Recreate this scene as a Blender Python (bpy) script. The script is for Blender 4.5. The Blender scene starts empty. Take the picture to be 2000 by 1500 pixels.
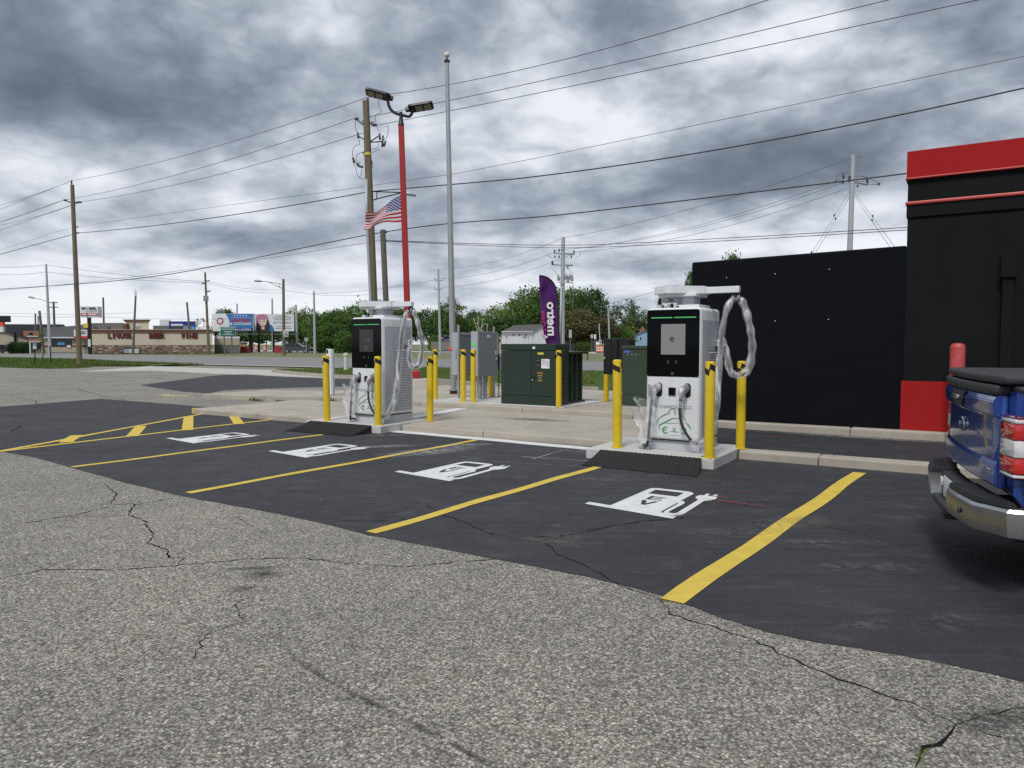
import bpy, bmesh, math, random
from mathutils import Vector, Matrix
import numpy as np
R = math.radians
random.seed(7); rng = np.random.default_rng(7)
scene = bpy.context.scene
COL = scene.collection

# ---------------------------------------------------------------- camera
CAM_H, F_PX, HORIZON = 1.55, 1420.0, 672.0        # metres, focal length and horizon row for a 2000 x 1500 frame
TILT = math.atan((750 - HORIZON) / F_PX)
cam_d = bpy.data.cameras.new('camera'); cam = bpy.data.objects.new('camera', cam_d); COL.objects.link(cam)
cam.location = (0, 0, CAM_H); cam.rotation_euler = (R(90) - TILT, 0, 0)
cam_d.sensor_fit = 'HORIZONTAL'; cam_d.sensor_width = 36; cam_d.lens = 36 * F_PX / 2000
cam_d.clip_start = 0.05; cam_d.clip_end = 6000
scene.camera = cam

def ray(x, y):
    u = (x - 1000) / F_PX; v = (750 - y) / F_PX; c, s = math.cos(TILT), math.sin(TILT)
    return Vector((u, c + v * s, -s + v * c))
def gp(x, y, z=0.0):                     # point of the level z seen at a spot of the survey photo
    d = ray(x, y); k = (z - CAM_H) / d.z; return Vector((d.x * k, d.y * k, z))
def at(x, y, Y):                         # point at ground distance Y
    d = ray(x, y); k = Y / d.y; return Vector((d.x * k, Y, CAM_H + d.z * k))

# ---------------------------------------------------------------- sky, sun, exposure
SUN_AZ, SUN_EL = R(205), R(52)           # azimuth clockwise from +Y, the sun stands behind the camera's left shoulder
world = bpy.data.worlds.new('World'); scene.world = world; world.use_nodes = True
wt = world.node_tree; wt.nodes.clear()
def WN(t, **kw):
    n = wt.nodes.new(t)
    for k_, v_ in kw.items(): setattr(n, k_, v_)
    return n
def wmath(op, a, b=None, c=None, clamp=False):
    n = WN('ShaderNodeMath', operation=op, use_clamp=clamp)
    for i, s in enumerate((a, b, c)):
        if s is None: continue
        if isinstance(s, (int, float)): n.inputs[i].default_value = s
        else: wt.links.new(s, n.inputs[i])
    return n.outputs[0]
def wvec(op, a, b):
    n = WN('ShaderNodeVectorMath', operation=op)
    for i, s in enumerate((a, b)):
        if s is None: continue
        if isinstance(s, (tuple, Vector)): n.inputs[i].default_value = tuple(s)
        else: wt.links.new(s, n.inputs[i])
    return n
tc = WN('ShaderNodeTexCoord'); dirv = wvec('NORMALIZE', tc.outputs['Generated'], None).outputs[0]
sx = WN('ShaderNodeSeparateXYZ'); wt.links.new(dirv, sx.inputs[0])
elev = wmath('MULTIPLY', wmath('SQRT', wmath('ADD', wmath('MAXIMUM', sx.outputs[2], 0.0), 0.012)), 2.0)      # flatter and flatter towards the horizon
cx = WN('ShaderNodeCombineXYZ'); wt.links.new(sx.outputs[0], cx.inputs[0]); wt.links.new(sx.outputs[1], cx.inputs[1]); wt.links.new(elev, cx.inputs[2])
def wnoise(vec, scale, detail, rough, off, dist=0.0):
    m = WN('ShaderNodeMapping'); wt.links.new(vec, m.inputs[0]); m.inputs['Location'].default_value = off
    n = WN('ShaderNodeTexNoise'); n.inputs['Scale'].default_value = scale; n.inputs['Detail'].default_value = detail
    n.inputs['Roughness'].default_value = rough; n.inputs['Distortion'].default_value = dist
    wt.links.new(m.outputs[0], n.inputs['Vector']); return n.outputs[0]
def deck(vec, d1):
    big = wnoise(vec, 2.3, 2 + d1, 0.50, (3.1, 1.7, 0.4), 0.0); mid = wnoise(vec, 5.0, 2 + d1, 0.55, (7.3, 2.2, 4.0), 0.0)
    x = wmath('MULTIPLY', wmath('SUBTRACT', big, .5), 1.75)
    return wmath('MULTIPLY_ADD', wmath('ABSOLUTE', wmath('SUBTRACT', mid, .5)), -1.5, x)      # folded noise: rounded heaps with soft creases
dens = wmath('ADD', deck(cx.outputs[0], 4), 0.06)
shift = wvec('ADD', cx.outputs[0], (0, 0, .04)).outputs[0]
rim = wmath('SUBTRACT', dens, wmath('ADD', deck(shift, 2), 0.06))                 # tops of the heaps catch the light, undersides are darker
dens = wmath('MULTIPLY_ADD', rim, -0.9, dens)
dens = wmath('MULTIPLY_ADD', wmath('SUBTRACT', wnoise(cx.outputs[0], 15.0, 5, 0.6, (2.2, 9.1, 1.0), 0.4), .5), .42, dens)
# the larger cloud masses and breaks: (pixel x, y, half width, half height, amount) + dark cloud, - bright break
MASSES = [(260, 170, 330, 70, .08), (120, 40, 330, 70, -.16), (620, 130, 230, 55, .16), (1080, 60, 300, 70, .10), (300, 340, 280, 70, -.22),
          (430, 440, 170, 40, .20), (80, 300, 120, 40, -.16), (640, 395, 110, 50, .12), (960, 400, 170, 55, .26), (1040, 450, 60, 35, .22),
          (1150, 290, 200, 60, -.06), (1500, 310, 240, 60, .24), (1250, 360, 200, 45, .20), (1600, 60, 90, 40, -.30), (1350, 110, 150, 45, -.08),
          (1850, 150, 200, 90, .16), (1400, 230, 180, 40, -.10), (1560, 440, 180, 26, .06), (1300, 470, 240, 30, -.30), (1700, 390, 80, 22, -.20),
          (250, 520, 400, 30, -.10), (520, 480, 200, 26, .10), (1150, 560, 200, 26, -.18), (330, 590, 350, 40, -.22), (900, 560, 250, 40, -.16), (790, 290, 60, 60, .06)]
for (mx, my, hw, hh, amt) in MASSES:
    d0 = ray(mx, my).normalized()
    df = wvec('SUBTRACT', dirv, d0).outputs[0]
    sc_ = wvec('MULTIPLY', df, (F_PX / hw, F_PX / hw, F_PX / hh)).outputs[0]
    q = wvec('DOT_PRODUCT', sc_, sc_)
    g = wmath('POWER', 2.718, wmath('MULTIPLY', q.outputs['Value'], -0.8))
    dens = wmath('MULTIPLY_ADD', g, amt * .80, dens)
# nearer the horizon the deck is seen edge-on and the light comes through under it
low = wmath('SUBTRACT', 1.0, wmath('DIVIDE', wmath('MAXIMUM', sx.outputs[2], 0.0), 0.20), clamp=True)
dens = wmath('MULTIPLY_ADD', low, -0.24, dens)
ramp = WN('ShaderNodeValToRGB'); wt.links.new(wmath('ADD', dens, 0.5), ramp.inputs[0])
er = ramp.color_ramp; er.interpolation = 'B_SPLINE'
STOPS = [(0.0, (.93, .95, 1.0)), (.20, (.82, .85, .91)), (.37, (.54, .59, .67)), (.52, (.345, .39, .465)), (.70, (.21, .248, .308)), (1.0, (.115, .143, .185))]
er.elements[0].position = 0; er.elements[1].position = 1
while len(er.elements) < len(STOPS): er.elements.new(.5)
for e_, (p_, c_) in zip(er.elements, STOPS): e_.position = p_; e_.color = (*c_, 1)
sky = WN('ShaderNodeTexSky'); sky.sky_type = 'NISHITA'; sky.sun_disc = False
sky.sun_elevation = SUN_EL; sky.sun_rotation = SUN_AZ
bg_sky = WN('ShaderNodeBackground'); bg_sky.inputs[1].default_value = 0.09; wt.links.new(sky.outputs[0], bg_sky.inputs[0])
bg_cl = WN('ShaderNodeBackground'); bg_cl.inputs[1].default_value = 0.62; wt.links.new(ramp.outputs[0], bg_cl.inputs[0])
gap = wmath('MULTIPLY', wmath('SUBTRACT', 0.18, wmath('ADD', dens, 0.5)), 2.0, clamp=True)      # thin veil where the deck breaks
mixw = WN('ShaderNodeMixShader'); wt.links.new(wmath('MULTIPLY', gap, 0.5), mixw.inputs[0])
wt.links.new(bg_cl.outputs[0], mixw.inputs[1]); wt.links.new(bg_sky.outputs[0], mixw.inputs[2])
wo = WN('ShaderNodeOutputWorld'); wt.links.new(mixw.outputs[0], wo.inputs[0])
world.cycles.sampling_method = 'MANUAL'; world.cycles.sample_map_resolution = 1024

sun_d = bpy.data.lights.new('sun', 'SUN'); sun_d.energy = 1.5; sun_d.angle = R(16); sun_d.color = (1.0, .965, .91)
sun = bpy.data.objects.new('sun', sun_d); COL.objects.link(sun)
sdir = Vector((math.sin(SUN_AZ) * math.cos(SUN_EL), math.cos(SUN_AZ) * math.cos(SUN_EL), math.sin(SUN_EL)))
sun.rotation_euler = (-sdir).to_track_quat('-Z', 'Y').to_euler(); sun.location = (0, -5, 30)
vs = scene.view_settings; vs.view_transform = 'Standard'; vs.look = 'None'; vs.gamma = 1; vs.use_curve_mapping = False; vs.exposure = 0.72
scene.render.engine = 'CYCLES'; scene.cycles.use_denoising = False; scene.cycles.use_adaptive_sampling = False; scene.cycles.max_bounces = 6; scene.cycles.transparent_max_bounces = 16

# ---------------------------------------------------------------- helpers
KA = R(-32.2)                                        # the lot's kerb line runs along this heading
KX = Vector((math.cos(KA), math.sin(KA), 0)); KN = Vector((-KX.y, KX.x, 0)); KO = gp(1445, 897)
def L(a, b, z=0.0): return KO + KX * a + KN * b + Vector((0, 0, z))
def lot_ab(p): d = Vector((p.x, p.y, 0)) - KO; return d.dot(KX), d.dot(KN)

def tag(o, label=None, cat=None, group=None, kind=None):
    if label: o['label'] = label
    if cat: o['category'] = cat
    if group: o['group'] = group
    if kind: o['kind'] = kind
    return o
def empty(name, loc=(0, 0, 0), rz=0.0, label=None, cat=None, group=None):
    o = bpy.data.objects.new(name, None); COL.objects.link(o); o.location = loc; o.rotation_euler = (0, 0, rz); o.empty_display_size = .2
    return tag(o, label, cat, group)
def obj(name, bm, mat, parent=None, smooth=False, auto=None):
    me = bpy.data.meshes.new(name)
    if isinstance(bm, bmesh.types.BMesh):
        bm.normal_update(); bm.to_mesh(me); bm.free()
    else: me = bm
    if smooth:
        for p in me.polygons: p.use_smooth = True
    if auto:
        for p in me.polygons: p.use_smooth = True
        me.set_sharp_from_angle(angle=R(auto))
    if mat is not None: me.materials.append(mat)
    o = bpy.data.objects.new(name, me); COL.objects.link(o)
    if parent is not None: o.parent = parent
    return o
def share(name, src, parent=None, loc=None, rot=None):     # same mesh data, another object
    o = bpy.data.objects.new(name, src.data); COL.objects.link(o)
    if parent is not None: o.parent = parent
    if loc is not None: o.location = loc
    if rot is not None: o.rotation_euler = rot
    return o
def copy_tree(o, parent=None):
    c = o.copy(); COL.objects.link(c); c.parent = parent
    for ch in list(o.children): copy_tree(ch, c)
    return c
NB = bmesh.new
def box(bm, x0, x1, y0, y1, z0, z1, bev=0.0, seg=2):
    m = Matrix.Translation(((x0 + x1) / 2, (y0 + y1) / 2, (z0 + z1) / 2)) @ Matrix.Diagonal((x1 - x0, y1 - y0, z1 - z0, 1))
    r = bmesh.ops.create_cube(bm, size=1, matrix=m)
    if bev > 0:
        es = list({e for v in r['verts'] for e in v.link_edges})
        bmesh.ops.bevel(bm, geom=es, offset=bev, segments=seg, profile=.5, affect='EDGES')
    return bm
def tube(bm, pts, r, seg=10, caps=True, flat=None):
    pts = [Vector(p) for p in pts]; n = len(pts); rs = r if isinstance(r, (list, tuple)) else [r] * n
    rings = []; up = None
    for i, p in enumerate(pts):
        d = (pts[min(i + 1, n - 1)] - pts[max(i - 1, 0)]).normalized()
        if up is None: up = Vector((0, 0, 1)) if abs(d.z) < .9 else Vector((1, 0, 0))
        s = d.cross(up).normalized(); up = s.cross(d).normalized()
        ring = []
        for j in range(seg):
            t = 2 * math.pi * j / seg; a_, b_ = math.cos(t) * rs[i], math.sin(t) * rs[i]
            if flat: a_ *= flat(i, t); b_ *= flat(i, t)
            ring.append(bm.verts.new(p + s * a_ + up * b_))
        rings.append(ring)
    for i in range(n - 1):
        for j in range(seg):
            bm.faces.new((rings[i][j], rings[i][(j + 1) % seg], rings[i + 1][(j + 1) % seg], rings[i + 1][j]))
    if caps: bm.faces.new(rings[0][::-1]); bm.faces.new(rings[-1])
    return bm
def cyl(bm, p0, p1, r0, r1=None, seg=12): return tube(bm, [p0, p1], [r0, r0 if r1 is None else r1], seg)
def lathe(bm, prof, seg=20, c=(0, 0, 0)):
    rings = []
    for (r, z) in prof:
        rings.append([bm.verts.new((c[0] + r * math.cos(2 * math.pi * j / seg), c[1] + r * math.sin(2 * math.pi * j / seg), c[2] + z)) for j in range(seg)])
    for i in range(len(rings) - 1):
        for j in range(seg): bm.faces.new((rings[i][j], rings[i][(j + 1) % seg], rings[i + 1][(j + 1) % seg], rings[i + 1][j]))
    bm.faces.new(rings[0][::-1]); bm.faces.new(rings[-1]); return bm
def prism(bm, poly, ext):                      # polygon of 3D points extruded along the vector ext
    a = [bm.verts.new(p) for p in poly]; b = [bm.verts.new(Vector(p) + Vector(ext)) for p in poly]; n = len(poly)
    bm.faces.new(a[::-1]); bm.faces.new(b)
    for i in range(n): bm.faces.new((a[i], a[(i + 1) % n], b[(i + 1) % n], b[i]))
    bmesh.ops.recalc_face_normals(bm, faces=bm.faces[:]); return bm
def sheet(bm, poly): 
    f = bm.faces.new([bm.verts.new(p) for p in poly]); f.normal_update()
    if f.normal.z < 0: f.normal_flip()
    return bm
def catmull(pts, n=8):
    P = [Vector(p) for p in pts]; out = []
    for i in range(len(P) - 1):
        p0, p1, p2, p3 = P[max(i - 1, 0)], P[i], P[i + 1], P[min(i + 2, len(P) - 1)]
        for j in range(n):
            t = j / n
            out.append(.5 * ((2 * p1) + (p2 - p0) * t + (2 * p0 - 5 * p1 + 4 * p2 - p3) * t * t + (3 * p1 - p0 - 3 * p2 + p3) * t ** 3))
    return out + [P[-1]]
def bez_mesh(loops, depth=0.0):                # filled outline with holes from closed 2D loops
    cu = bpy.data.curves.new('outline', 'CURVE'); cu.dimensions = '2D'; cu.fill_mode = 'BOTH'; cu.extrude = depth
    for lp in loops:
        s = cu.splines.new('POLY'); s.points.add(len(lp) - 1); s.use_cyclic_u = True
        for p, q in zip(s.points, lp): p.co = (q[0], q[1], 0, 1)
    o = bpy.data.objects.new('outline', cu); COL.objects.link(o)
    bpy.context.view_layer.update()
    me = bpy.data.meshes.new_from_object(o.evaluated_get(bpy.context.evaluated_depsgraph_get()))
    bpy.data.objects.remove(o); bpy.data.curves.remove(cu); return me
def text_mesh(s, size, depth=0.0, align='CENTER', bold=0.0, sx=1.0):
    cu = bpy.data.curves.new('lettering', 'FONT'); cu.body = s; cu.size = size; cu.extrude = depth; cu.align_x = align; cu.align_y = 'CENTER'; cu.offset = bold; cu.resolution_u = 3
    o = bpy.data.objects.new('lettering', cu); COL.objects.link(o)
    bpy.context.view_layer.update()
    me = bpy.data.meshes.new_from_object(o.evaluated_get(bpy.context.evaluated_depsgraph_get()))
    bpy.data.objects.remove(o); bpy.data.curves.remove(cu)
    if sx != 1.0: me.transform(Matrix.Diagonal((sx, 1, 1, 1)))
    return me
FRONT = Matrix(((1, 0, 0, 0), (0, 0, -1, 0), (0, 1, 0, 0), (0, 0, 0, 1)))   # drawn flat, stood up facing -Y
def print_on(name, me, mat, parent, loc, M=FRONT):
    me.transform(M); o = obj(name, me, mat, parent); o.location = loc
    if name == 'lettering': o['kind'] = 'stuff'
    return o

# ---------------------------------------------------------------- materials
def mat(name, col, rough=.6, metal=0.0, var=.12, vs_=3.0, bump=0.0, bs=60.0, spec=.5, emit=None, es=0.0, coat=0.0, stretch=(1, 1, 1), dirt=None):
    m = bpy.data.materials.new(name); m.use_nodes = True; t = m.node_tree; p = t.nodes['Principled BSDF']
    p.inputs['Roughness'].default_value = rough; p.inputs['Metallic'].default_value = metal; p.inputs['Specular IOR Level'].default_value = spec
    p.inputs['Coat Weight'].default_value = coat; p.inputs['Coat Roughness'].default_value = .06
    c = t.nodes.new('ShaderNodeTexCoord'); mp = t.nodes.new('ShaderNodeMapping'); mp.inputs['Scale'].default_value = stretch; t.links.new(c.outputs['Object'], mp.inputs[0])
    n = t.nodes.new('ShaderNodeTexNoise'); n.inputs['Scale'].default_value = vs_; n.inputs['Detail'].default_value = 6; n.inputs['Roughness'].default_value = .62
    t.links.new(mp.outputs[0], n.inputs['Vector'])
    r = t.nodes.new('ShaderNodeValToRGB'); r.color_ramp.elements[0].position = .25; r.color_ramp.elements[1].position = .75
    lo = tuple(max(0, v * (1 - var)) for v in col); hi = tuple(min(1, v * (1 + var)) for v in col)
    if dirt: lo = dirt
    r.color_ramp.elements[0].color = (*lo, 1); r.color_ramp.elements[1].color = (*hi, 1)
    t.links.new(n.outputs[0], r.inputs[0]); t.links.new(r.outputs[0], p.inputs['Base Color'])
    if bump:
        b = t.nodes.new('ShaderNodeBump'); b.inputs['Strength'].default_value = bump; b.inputs['Distance'].default_value = .01
        n2 = t.nodes.new('ShaderNodeTexNoise'); n2.inputs['Scale'].default_value = bs; n2.inputs['Detail'].default_value = 4
        t.links.new(mp.outputs[0], n2.inputs['Vector']); t.links.new(n2.outputs[0], b.inputs['Height']); t.links.new(b.outputs[0], p.inputs['Normal'])
    if emit: p.inputs['Emission Color'].default_value = (*emit, 1); p.inputs['Emission Strength'].default_value = es
    return m
def nodes(m): return m.node_tree, m.node_tree.nodes['Principled BSDF']
class T:                                          # small node-writing shorthand
    def __init__(s, m): s.t = m.node_tree; s.p = s.t.nodes['Principled BSDF']; s.tc = s.t.nodes.new('ShaderNodeTexCoord')
    def n(s, ty, **kw):
        x = s.t.nodes.new(ty)
        for k_, v_ in kw.items():
            if hasattr(x, k_) and k_ not in x.inputs: setattr(x, k_, v_)
            else: x.inputs[k_].default_value = v_
        return x
    def l(s, a, b): s.t.links.new(a, b)
    def map(s, scale=(1, 1, 1), rot=0.0, src='Object'):
        m = s.n('ShaderNodeMapping'); m.inputs['Scale'].default_value = scale; m.inputs['Rotation'].default_value = (0, 0, rot); s.l(s.tc.outputs[src], m.inputs[0]); return m.outputs[0]
    def noise(s, v, scale, det=5, rough=.6, dist=0.0):
        x = s.n('ShaderNodeTexNoise'); x.inputs['Scale'].default_value = scale; x.inputs['Detail'].default_value = det; x.inputs['Roughness'].default_value = rough; x.inputs['Distortion'].default_value = dist; s.l(v, x.inputs['Vector']); return x.outputs[0]
    def ramp(s, f, stops, interp='LINEAR'):
        r = s.n('ShaderNodeValToRGB'); e = r.color_ramp; e.interpolation = interp
        while len(e.elements) < len(stops): e.elements.new(.5)
        for x, (p_, c_) in zip(e.elements, stops):
            x.position = p_; x.color = (*c_, 1) if isinstance(c_, tuple) else (c_, c_, c_, 1)
        s.l(f, r.inputs[0]); return r.outputs[0]
    def mix(s, f, a, b, mode='MIX'):
        x = s.n('ShaderNodeMix', data_type='RGBA', blend_type=mode); 
        for i, v in ((0, f), (6, a), (7, b)):
            if isinstance(v, (int, float)): x.inputs[i].default_value = v
            elif isinstance(v, tuple): x.inputs[i].default_value = (*v, 1)
            else: s.l(v, x.inputs[i])
        return x.outputs[2]
    def math(s, op, a, b=None, clamp=False):
        x = s.n('ShaderNodeMath', operation=op, use_clamp=clamp)
        for i, v in enumerate((a, b)):
            if v is None: continue
            if isinstance(v, (int, float)): x.inputs[i].default_value = v
            else: s.l(v, x.inputs[i])
        return x.outputs[0]
    def bump(s, h, strength, dist=.005):
        b = s.n('ShaderNodeBump'); b.inputs['Strength'].default_value = strength; b.inputs['Distance'].default_value = dist; s.l(h, b.inputs['Height']); s.l(b.outputs[0], s.p.inputs['Normal'])
    def alpha(s, f): s.l(f, s.p.inputs['Alpha'])

def worn_asphalt():
    m = mat('worn_asphalt', (.3, .3, .3), .92); t = T(m); v = t.map()
    vo = t.n('ShaderNodeTexVoronoi'); vo.inputs['Scale'].default_value = 90; t.l(v, vo.inputs['Vector'])
    vo2 = t.n('ShaderNodeTexVoronoi'); vo2.inputs['Scale'].default_value = 150; t.l(v, vo2.inputs['Vector'])
    sep = t.n('ShaderNodeSeparateColor'); t.l(vo.outputs['Color'], sep.inputs[0])
    sep2 = t.n('ShaderNodeSeparateColor'); t.l(vo2.outputs['Color'], sep2.inputs[0])
    stone = t.ramp(sep.outputs[0], [(0, (.07, .07, .07)), (.22, (.17, .166, .155)), (.5, (.30, .288, .256)), (.8, (.44, .426, .385)), (1, (.74, .73, .70))])
    tint = t.mix(t.math('MULTIPLY', sep.outputs[1], .35), stone, (.36, .30, .21))
    stone2 = t.ramp(sep2.outputs[0], [(0, (.14, .14, .14)), (.5, (.31, .30, .275)), (1, (.55, .54, .51))])
    c = t.mix(.22, tint, stone2)
    gapm = t.ramp(vo.outputs['Distance'], [(.35, 1.0), (.75, .42)])
    c = t.mix(1.0, c, gapm, 'MULTIPLY')
    large = t.ramp(t.noise(v, .55, 6, .6), [(.3, (.80, .80, .81)), (.7, (1.14, 1.13, 1.10))])
    c = t.mix(1.0, c, large, 'MULTIPLY')
    mid = t.ramp(t.noise(v, 7, 5, .65), [(.32, (.84, .84, .84)), (.68, (1.13, 1.12, 1.10))])
    c = t.mix(1.0, c, mid, 'MULTIPLY')
    gr = t.ramp(t.noise(v, 34, 2, .6), [(.30, (.70, .70, .70)), (.70, (1.28, 1.27, 1.25))]); c = t.mix(1.0, c, gr, 'MULTIPLY')
    oil = t.math('MULTIPLY', t.ramp(t.noise(v, 1.9, 7, .72, .4), [(.60, 0.0), (.76, .42)]), 1.0)
    c = t.mix(oil, c, (.10, .098, .095))
    t.l(c, t.p.inputs['Base Color'])
    h = t.math('ADD', t.math('MULTIPLY', vo.outputs['Distance'], -1.0), t.math('MULTIPLY', sep.outputs[2], .4))
    t.bump(h, .55, .006); return m
def sealed_asphalt():
    m = mat('sealed_asphalt', (.04, .04, .043), .78); t = T(m); v = t.map()
    grain = t.ramp(t.noise(v, 150, 3, .7), [(.35, (.012, .0128, .0175)), (.60, (.024, .0255, .032)), (.80, (.10, .10, .108))])
    dust = t.noise(t.map((1.0, 2.6, 1), R(32)), 1.7, 9, .72, .6)
    spots = t.noise(v, 5.5, 6, .7)
    f = t.math('MULTIPLY', t.ramp(dust, [(.50, 0.0), (.78, 1.0)]), t.ramp(spots, [(.42, 0.0), (.8, 1.0)]))
    c = t.mix(t.math('MULTIPLY', f, .7, True), grain, (.20, .19, .175))
    wash = t.ramp(t.noise(v, .7, 5, .6), [(.35, 0.0), (.75, .22)])
    c = t.mix(wash, c, (.095, .093, .095))
    br = t.ramp(t.noise(t.map((.35, 5, 1), R(32)), 2.6, 5, .65), [(.3, (.78, .78, .78)), (.7, (1.25, 1.25, 1.25))]); c = t.mix(1.0, c, br, 'MULTIPLY'); t.l(c, t.p.inputs['Base Color'])
    t.l(t.ramp(t.noise(v, 3, 4), [(.3, .62), (.7, .88)]), t.p.inputs['Roughness'])
    t.bump(t.noise(v, 210, 3, .7), .45, .004); return m
def concrete(name, col, var=.16):
    m = mat(name, col, .88); t = T(m); v = t.map()
    a_ = t.ramp(t.noise(v, 1.1, 8, .66), [(.28, tuple(q * (1 - var * 1.5) for q in col)), (.5, col), (.75, tuple(min(1, q * (1 + var)) for q in col))])
    sp = t.ramp(t.noise(v, 90, 3, .7), [(.3, (.86, .86, .86)), (.7, (1.1, 1.1, 1.1))])
    c = t.mix(1.0, a_, sp, 'MULTIPLY')
    st = t.ramp(t.noise(t.map((1, 1, 1), .4), 2.3, 6, .75, 1.0), [(.60, 0.0), (.82, .55)])
    c = t.mix(st, c, tuple(q * .5 for q in col)); t.l(c, t.p.inputs['Base Color']); t.bump(t.noise(v, 70, 5, .7), .3, .004); return m
def paint(name, col, wear=.5, under=(.05, .05, .055)):
    m = mat(name, col, .72); t = T(m); v = t.map()
    w = t.ramp(t.noise(v, 28, 6, .78), [(.18 + .10 * wear, 1.0), (.30 + .12 * wear, 0.0)])
    body = t.ramp(t.noise(v, 6, 6, .7), [(.25, tuple(q * .80 for q in col)), (.6, col), (.85, tuple(min(1, q * 1.08) for q in col))])
    t.l(t.mix(w, body, under), t.p.inputs['Base Color']); t.bump(t.noise(v, 180, 3, .7), .4, .004); return m
def film():
    m = mat('plastic_film', (.90, .91, .93), .22, var=.05, spec=.6); t = T(m); v = t.map((1, 1, .22))
    f = t.ramp(t.noise(v, 11, 3, .55, .6), [(.36, .12), (.55, .32), (.70, .78)]); t.alpha(f); t.bump(t.noise(v, 9, 2, .5, .6), .5, .02); return m
def patchy(name, col, scale, lo, hi, rough=.9):     # a thin deposit on the ground, broken up at the edges
    m = mat(name, col, rough, var=.2); t = T(m); v = t.map()
    s = t.n('ShaderNodeSeparateXYZ'); t.l(t.tc.outputs['UV'], s.inputs[0])
    ex = t.math('MULTIPLY', t.math('ABSOLUTE', t.math('SUBTRACT', s.outputs[0], .5)), 2.0); ey = t.math('MULTIPLY', t.math('ABSOLUTE', t.math('SUBTRACT', s.outputs[1], .5)), 2.0)
    edge = t.math('SUBTRACT', 1.0, t.math('POWER', t.math('ADD', t.math('POWER', ex, 2.0), t.math('POWER', ey, 2.0)), .6), True)
    f = t.math('MULTIPLY', t.ramp(t.noise(v, scale, 8, .72, .8), [(lo, 0.0), (hi, 1.0)]), edge, True); t.alpha(f); return m
def leaf_mat(name, c1, c2, c3):
    m = mat(name, c1, .62, spec=.3); t = T(m); v = t.map()
    oi = t.n('ShaderNodeObjectInfo'); 
    c = t.ramp(t.noise(v, 1.1, 3, .7), [(.3, c1), (.5, c2), (.72, c3)])
    hs = t.n('ShaderNodeHueSaturation'); t.l(c, hs.inputs['Color']); t.l(t.math('ADD', t.math('MULTIPLY', oi.outputs['Random'], .03), .485), hs.inputs['Hue']); t.l(t.math('ADD', t.math('MULTIPLY', oi.outputs['Random'], .5), .75), hs.inputs['Value'])
    t.l(hs.outputs[0], t.p.inputs['Base Color']); t.p.inputs['Subsurface Weight'].default_value = 0
    tr = t.n('ShaderNodeBsdfTranslucent'); t.l(hs.outputs[0], tr.inputs[0]); ms = t.n('ShaderNodeMixShader'); ms.inputs[0].default_value = .3
    t.l(t.p.outputs[0], ms.inputs[1]); t.l(tr.outputs[0], ms.inputs[2]); t.l(ms.outputs[0], t.t.nodes['Material Output'].inputs[0]); return m
def scuffed_yellow():
    m = mat('bollard_yellow', (.66, .47, .008), .38, coat=.2, bump=.03, bs=30); t = T(m); v = t.map()
    body = t.ramp(t.noise(v, 3, 4), [(.3, (.60, .43, .008)), (.7, (.70, .50, .010))]); sc_ = t.ramp(t.noise(t.map((1, 1, .5)), 11, 6, .75, .5), [(.66, 0.0), (.74, .55)])
    t.l(t.mix(sc_, body, (.30, .24, .10)), t.p.inputs['Base Color']); t.l(t.ramp(t.noise(v, 6, 4), [(.3, .32), (.7, .55)]), t.p.inputs['Roughness']); return m
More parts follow.
